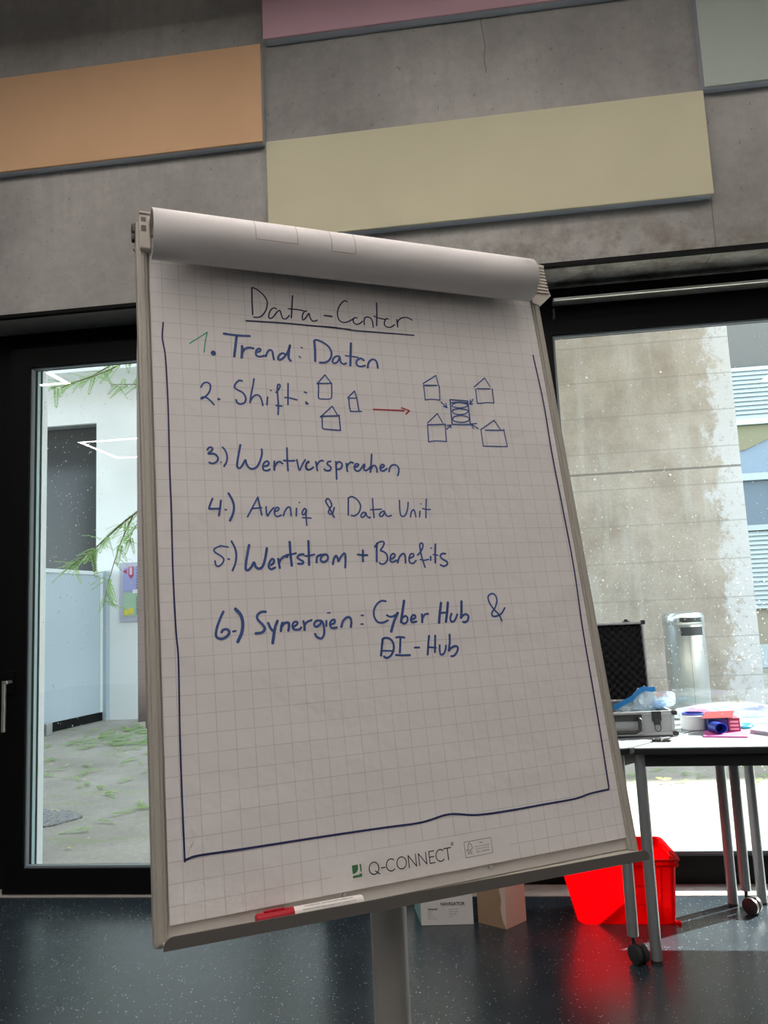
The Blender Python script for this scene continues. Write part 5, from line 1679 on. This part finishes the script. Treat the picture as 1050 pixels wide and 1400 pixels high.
bx = thing('carton_box', 'small blue box with open red flap beside the pink card', 'box', (0.92, 3.38, TZ))
xm = Matrix.Translation((0.878, 3.335, TZ)) @ Matrix.Rotation(math.radians(-4), 4, 'Z')
MB().box(0, .075, 0, .07, 0, .052, xm).build('box_body', mat('blue_carton', (0.02, 0.04, 0.22), 0.5), bx)
MB().box(.075, .118, -.004, .066, 0, .056, xm).build('window_side', mat('pink_clear_side', (0.28, 0.06, 0.09), 0.25), bx)
ws = MB()
for k_ in range(3):
    ws.box(.080, .112, -.0056, -.004, .010 + .014 * k_, .018 + .014 * k_, xm)
ws.build('printed_label', mat('pale_pink_print', (0.75, 0.45, 0.50), 0.5), bx)
rf = MB()
rf.hexa([xm @ Vector(p) for p in ((-.026, -.012, .056), (.088, -.022, .060), (.116, .07, .074), (.004, .07, .070), (-.026, -.012, .058), (.088, -.022, .062), (.116, .07, .0765), (.004, .07, .0725))])
rfo = rf.build('red_flap', mat('red_carton', (0.25, 0.022, 0.03), 0.5), bx)
MB().hexa([xm @ Vector(p) for p in ((.020, .012, .0625), (.052, .010, .0640), (.066, .036, .0685), (.036, .038, .0670), (.020, .012, .0632), (.052, .010, .0648), (.066, .036, .0693), (.036, .038, .0678))]).build('flap_print', mat('pale_flap_print', (0.55, 0.40, 0.38), 0.6), rfo)

cp = thing('tube', 'short blue plastic tube lying open end forward on the pink card', 'tube', (0.905, 3.29, TZ))
cm_ = Matrix.Translation((0.905, 3.262, TZ + .0275)) @ Matrix.Rotation(math.radians(14), 4, 'Z') @ Matrix.Rotation(math.radians(-90), 4, 'X')
MB().lathe([(.019, .052), (.021, .050), (.0212, 0), (.0190, -.001), (.0185, .002), (.0180, .048), (0, .049)], cm_ @ Matrix.Diagonal((1.25, .95, 1, 1)), 32).build('tube_wall', mat('ultramarine_plastic', (0.012, 0.04, 0.36), 0.3), cp, True)

pk = thing('card_stack', 'bright pink card stack on the table front', 'card', (0.93, 3.28, TZ))
MB().prism([(0.828, 3.233, TZ), (0.980, 3.195, TZ), (1.028, 3.345, TZ), (0.872, 3.372, TZ)], (0, 0, .005)).build('cards', mat('pink_card', (0.70, 0.13, 0.38), 0.6), pk)

sx = thing('scissors', 'scissors with light blue handles on the white paper', 'scissors', (1.03, 3.45, TZ))
M['cyan'] = mat('cyan_plastic', (0.05, 0.50, 0.72), 0.4)
hh = MB()
hh.torus((1.062, 3.470, TZ + .006), .020, .0055, Matrix.Rotation(math.radians(8), 4, 'Z') @ Matrix.Diagonal((1.35, .85, 1, 1)))
hh.torus((1.045, 3.428, TZ + .006), .018, .0055, Matrix.Rotation(math.radians(20), 4, 'Z') @ Matrix.Diagonal((1.4, .85, 1, 1)))
hh.tube([(1.036, 3.466, TZ + .006), (1.000, 3.455, TZ + .006)], .0055, 10)
hh.tube([(1.022, 3.425, TZ + .006), (0.995, 3.448, TZ + .006)], .0055, 10)
hh.build('handles', M['cyan'], sx, True)
bb_ = MB()
bb_.prism([(1.002, 3.458, TZ + .004), (0.998, 3.446, TZ + .004), (0.935, 3.445, TZ + .004)], (0, 0, .002))
bb_.prism([(1.000, 3.452, TZ + .0065), (0.996, 3.440, TZ + .0065), (0.936, 3.455, TZ + .0065)], (0, 0, .002))
bb_.build('blades', M['steel'], sx)

M['sheetwhite'] = mat('white_office_paper', (0.86, 0.87, 0.87), 0.7)
pp = thing('paper_sheets', 'loose white paper sheets at the back of the table, right edge', 'paper', (1.2, 3.58, TZ))
MB().prism([(1.00, 3.56, TZ), (1.32, 3.50, TZ), (1.36, 3.66, TZ), (1.04, 3.675, TZ)], (0, 0, .003)).build('sheets', M['sheetwhite'], pp)
npd = thing('notepad', 'thick white notepad at the right edge in front of the scissors', 'notepad', (1.2, 3.3, TZ))
MB().prism([(1.026, 3.310, TZ), (1.16, 3.095, TZ), (1.36, 3.20, TZ), (1.22, 3.42, TZ)], (0, 0, .013)).build('page_block', mat('pad_edge_grey', (0.50, 0.53, 0.60), 0.7), npd)
MB().prism([(1.026, 3.310, TZ + .013), (1.16, 3.095, TZ + .013), (1.36, 3.20, TZ + .013), (1.22, 3.42, TZ + .013)], (0, 0, .0015)).build('top_page', M['sheetwhite'], npd)

# ------------------------------------------------------------------ on the floor
def red_mat():
    m = bpy.data.materials.new('red_crate_plastic')
    m.use_nodes = True
    n, l = m.node_tree.nodes, m.node_tree.links
    p = n['Principled BSDF']
    p.inputs['Base Color'].default_value = (0.78, 0.006, 0.016, 1); p.inputs['Roughness'].default_value = 0.35
    t_ = n.new('ShaderNodeBsdfTranslucent'); t_.inputs[0].default_value = (0.95, 0.008, 0.03, 1)
    mx_ = n.new('ShaderNodeMixShader'); mx_.inputs[0].default_value = 0.68
    l.new(p.outputs[0], mx_.inputs[1]); l.new(t_.outputs[0], mx_.inputs[2])
    tp_ = n.new('ShaderNodeBsdfTransparent'); tp_.inputs[0].default_value = (1.0, 0.03, 0.06, 1)
    m2_ = n.new('ShaderNodeMixShader'); m2_.inputs[0].default_value = 0.3
    l.new(mx_.outputs[0], m2_.inputs[1]); l.new(tp_.outputs[0], m2_.inputs[2])
    l.new(m2_.outputs[0], n['Material Output'].inputs[0])
    return m
M['red'] = red_mat()
rx = thing('storage_crate', 'red translucent plastic storage crate under the tables', 'crate', (0.5, 3.53, 0))
RZ = 0.262
bot = [(0.318, 3.412), (0.706, 3.412), (0.700, 3.63), (0.325, 3.63)]
top = [(0.252, 3.362), (0.716, 3.362), (0.706, 3.668), (0.262, 3.668)]
def lerp2(a, b, t): return tuple(a[i] + (b[i] - a[i]) * t for i in (0, 1))
def ring(t, off=0.0):
    q = [Vector(lerp2(bot[i], top[i], t)) for i in range(4)]
    c_ = sum(q, Vector((0, 0))) / 4
    q = [p + (p - c_).normalized() * off for p in q]
    return [Vector((p.x, p.y, 0.0 + RZ * t)) for p in round_poly(q, 0.035, 4)]
sh = MB()
lv_ = [0.0, 0.03, 0.3, 0.6, 0.85, 1.0]
offs = [-0.012, 0.0, 0.0, 0.0, 0.0, 0.0]
rings_ = [sh.verts(ring(t_, o_)) for t_, o_ in zip(lv_, offs)]
for i in range(len(rings_) - 1):
    n_ = len(rings_[i])
    for k_ in range(n_):
        sh.face([rings_[i][k_], rings_[i][(k_ + 1) % n_], rings_[i + 1][(k_ + 1) % n_], rings_[i + 1][k_]])
sh.face(list(reversed(rings_[0])))
so = sh.build('shell', M['red'], rx, True)
md = so.modifiers.new('wall', 'SOLIDIFY'); md.thickness = 0.0028; md.offset = -1
rm = MB()
for tz0, tz1, o0 in ((0.985, 1.02, 0.016), (0.90, 0.925, 0.012)):
    ro, ri = ring(tz0, o0), ring(tz0, -0.001)
    uo, ui = ring(tz1, o0), ring(tz1, -0.001)
    vo, vi, wo_, wi_ = rm.verts(ro), rm.verts(ri), rm.verts(uo), rm.verts(ui)
    n_ = len(ro)
    for k_ in range(n_):
        k2 = (k_ + 1) % n_
        rm.face([vo[k_], vo[k2], wo_[k2], wo_[k_]]); rm.face([vi[k2], vi[k_], wi_[k_], wi_[k2]])
        rm.face([wo_[k_], wo_[k2], wi_[k2], wi_[k_]]); rm.face([vo[k2], vo[k_], vi[k_], vi[k2]])
rm.build('rim', M['red'], rx, True)
ribs = MB()
def front(x_, z_):
    t_ = z_ / RZ
    return Vector((x_, lerp2(bot[0], top[0], t_)[1], z_))
for xa, xb, zz in ((0.50, 0.63, 0.158), (0.44, 0.60, 0.085)):
    a_, b_ = front(xa, zz), front(xb, zz)
    ribs.hexa([a_ + Vector((0, -.004, -.003)), b_ + Vector((0, -.004, -.003)), b_ + Vector((0, .002, -.003)), a_ + Vector((0, .002, -.003)),
               a_ + Vector((0, -.004, .003)), b_ + Vector((0, -.004, .003)), b_ + Vector((0, .002, .003)), a_ + Vector((0, .002, .003))])
for xx in (0.648, 0.69):
    a_, b_ = front(xx, 0.012), front(xx + 0.004, 0.235)
    ribs.hexa([a_ + Vector((-.003, -.004, 0)), a_ + Vector((.003, -.004, 0)), a_ + Vector((.003, .002, 0)), a_ + Vector((-.003, .002, 0)),
               b_ + Vector((-.003, -.004, 0)), b_ + Vector((.003, -.004, 0)), b_ + Vector((.003, .002, 0)), b_ + Vector((-.003, .002, 0))])
ribs.build('ribs', M['red'], rx)
tab = MB()
tab.bbox(0.694, 0.722, 3.408, 3.432, 0.0, 0.012, .003)
tab.build('foot_tab', M['red'], rx)

# copy paper carton
wb = thing('paper_carton', 'white copy paper carton with grey print on the floor under the easel', 'carton', (-0.2, 3.53, 0))
wm = Matrix.Translation((-0.3225, 3.398, 0)) @ Matrix.Rotation(math.radians(4), 4, 'Z')
M['wcarton'] = mat('white_carton', (0.72, 0.70, 0.68), 0.7)
MB().bbox(0, .2165, 0, .30, 0, .215, .002, wm).build('box_body', M['wcarton'], wb)
tq = MB()
tq.hexa([wm @ Vector(p) for p in ((-.032, .20, 0.0), (-.0005, .01, 0.0), (-.0005, .30, 0.0), (-.030, .30, 0.0), (-.046, .20, .215), (-.0005, .01, .215), (-.0005, .30, .215), (-.045, .30, .215))])
tq.build('teal_end', mat('pale_teal_carton', (0.30, 0.52, 0.47), 0.6), wb)
MB().box(.100, .180, -.0012, 0, .116, .130, wm).build('blue_band', mat('band_blue', (0.02, 0.20, 0.50), 0.5), wb)
M['cartonprint'] = mat('carton_print', (0.14, 0.135, 0.14), 0.7)
def ctext(st, x_, z_, size, al='LEFT', nm='printed_text', bold=0.0):
    mxx = wm @ Matrix.Translation((x_, -.0012, z_)) @ Matrix.Rotation(math.radians(90), 4, 'X')
    return text_mesh(st, size, mxx, M['cartonprint'], nm, wb, al, 1.0, bold)
ctext('NAVIGATOR', .133, .078, .0175, 'CENTER', 'brand_lettering', .0007)
ctext('Universal', .029, .061, .0105, bold=.0004)
for k_, st in enumerate(('500 A4', '80 g/m2', '210 x 297', 'paper for copy')):
    ctext(st, .029, .0515 - .0085 * k_, .006)
for k_, st in enumerate(('for laser and', 'inkjet copies', 'high white', 'print')):
    ctext(st, .116, .060 - .0095 * k_, .0075)

# brown carton
bc_ = thing('cardboard_carton', 'small brown cardboard carton standing corner forward on the floor', 'carton', (0.02, 3.45, 0))
A_, B_, D_ = Vector((-0.088, 3.434, 0)), Vector((0.025, 3.362, 0)), Vector((0.109, 3.455, 0))
E_ = A_ + (D_ - B_)
M['brown'] = mat('brown_cardboard', (0.34, 0.225, 0.14), 0.8, var=0.06, vscale=12)
M['sunlit_card'] = mat('sunlit_cardboard', (0.68, 0.52, 0.42), 0.8)  # paler tone puts the sunlight on the right face into its colour
mb = MB(); mb.prism([A_, B_, D_, E_], (0, 0, .24)); mb.build('box_body', M['brown'], bc_)
nr = Vector(((D_ - B_).y, -(D_ - B_).x, 0)).normalized()
nl = Vector(((B_ - A_).y, -(B_ - A_).x, 0)).normalized()
sd = MB()
q_ = [B_ + nr * .0012, D_ + nr * .0012]
sd.prism([B_ + Vector((0, 0, .001)), D_ + Vector((0, 0, .001)), D_ + Vector((0, 0, .239)), B_ + Vector((0, 0, .239))], nr * .0015)
sd.build('sunlit_side', M['sunlit_card'], bc_)
st_ = MB()
aa = (A_ - B_).normalized()
st_.prism([B_ + Vector((0, 0, .002)), B_ + aa * .014 + Vector((0, 0, .03)), B_ + aa * .022 + Vector((0, 0, .075)), B_ + aa * .016 + Vector((0, 0, .11)), B_ + aa * .024 + Vector((0, 0, .15)), B_ + aa * .02 + Vector((0, 0, .238)), B_ + Vector((0, 0, .238))], nl * .0012)
st_.build('torn_edge', mat('torn_paper', (0.62, 0.50, 0.42), 0.85), bc_)
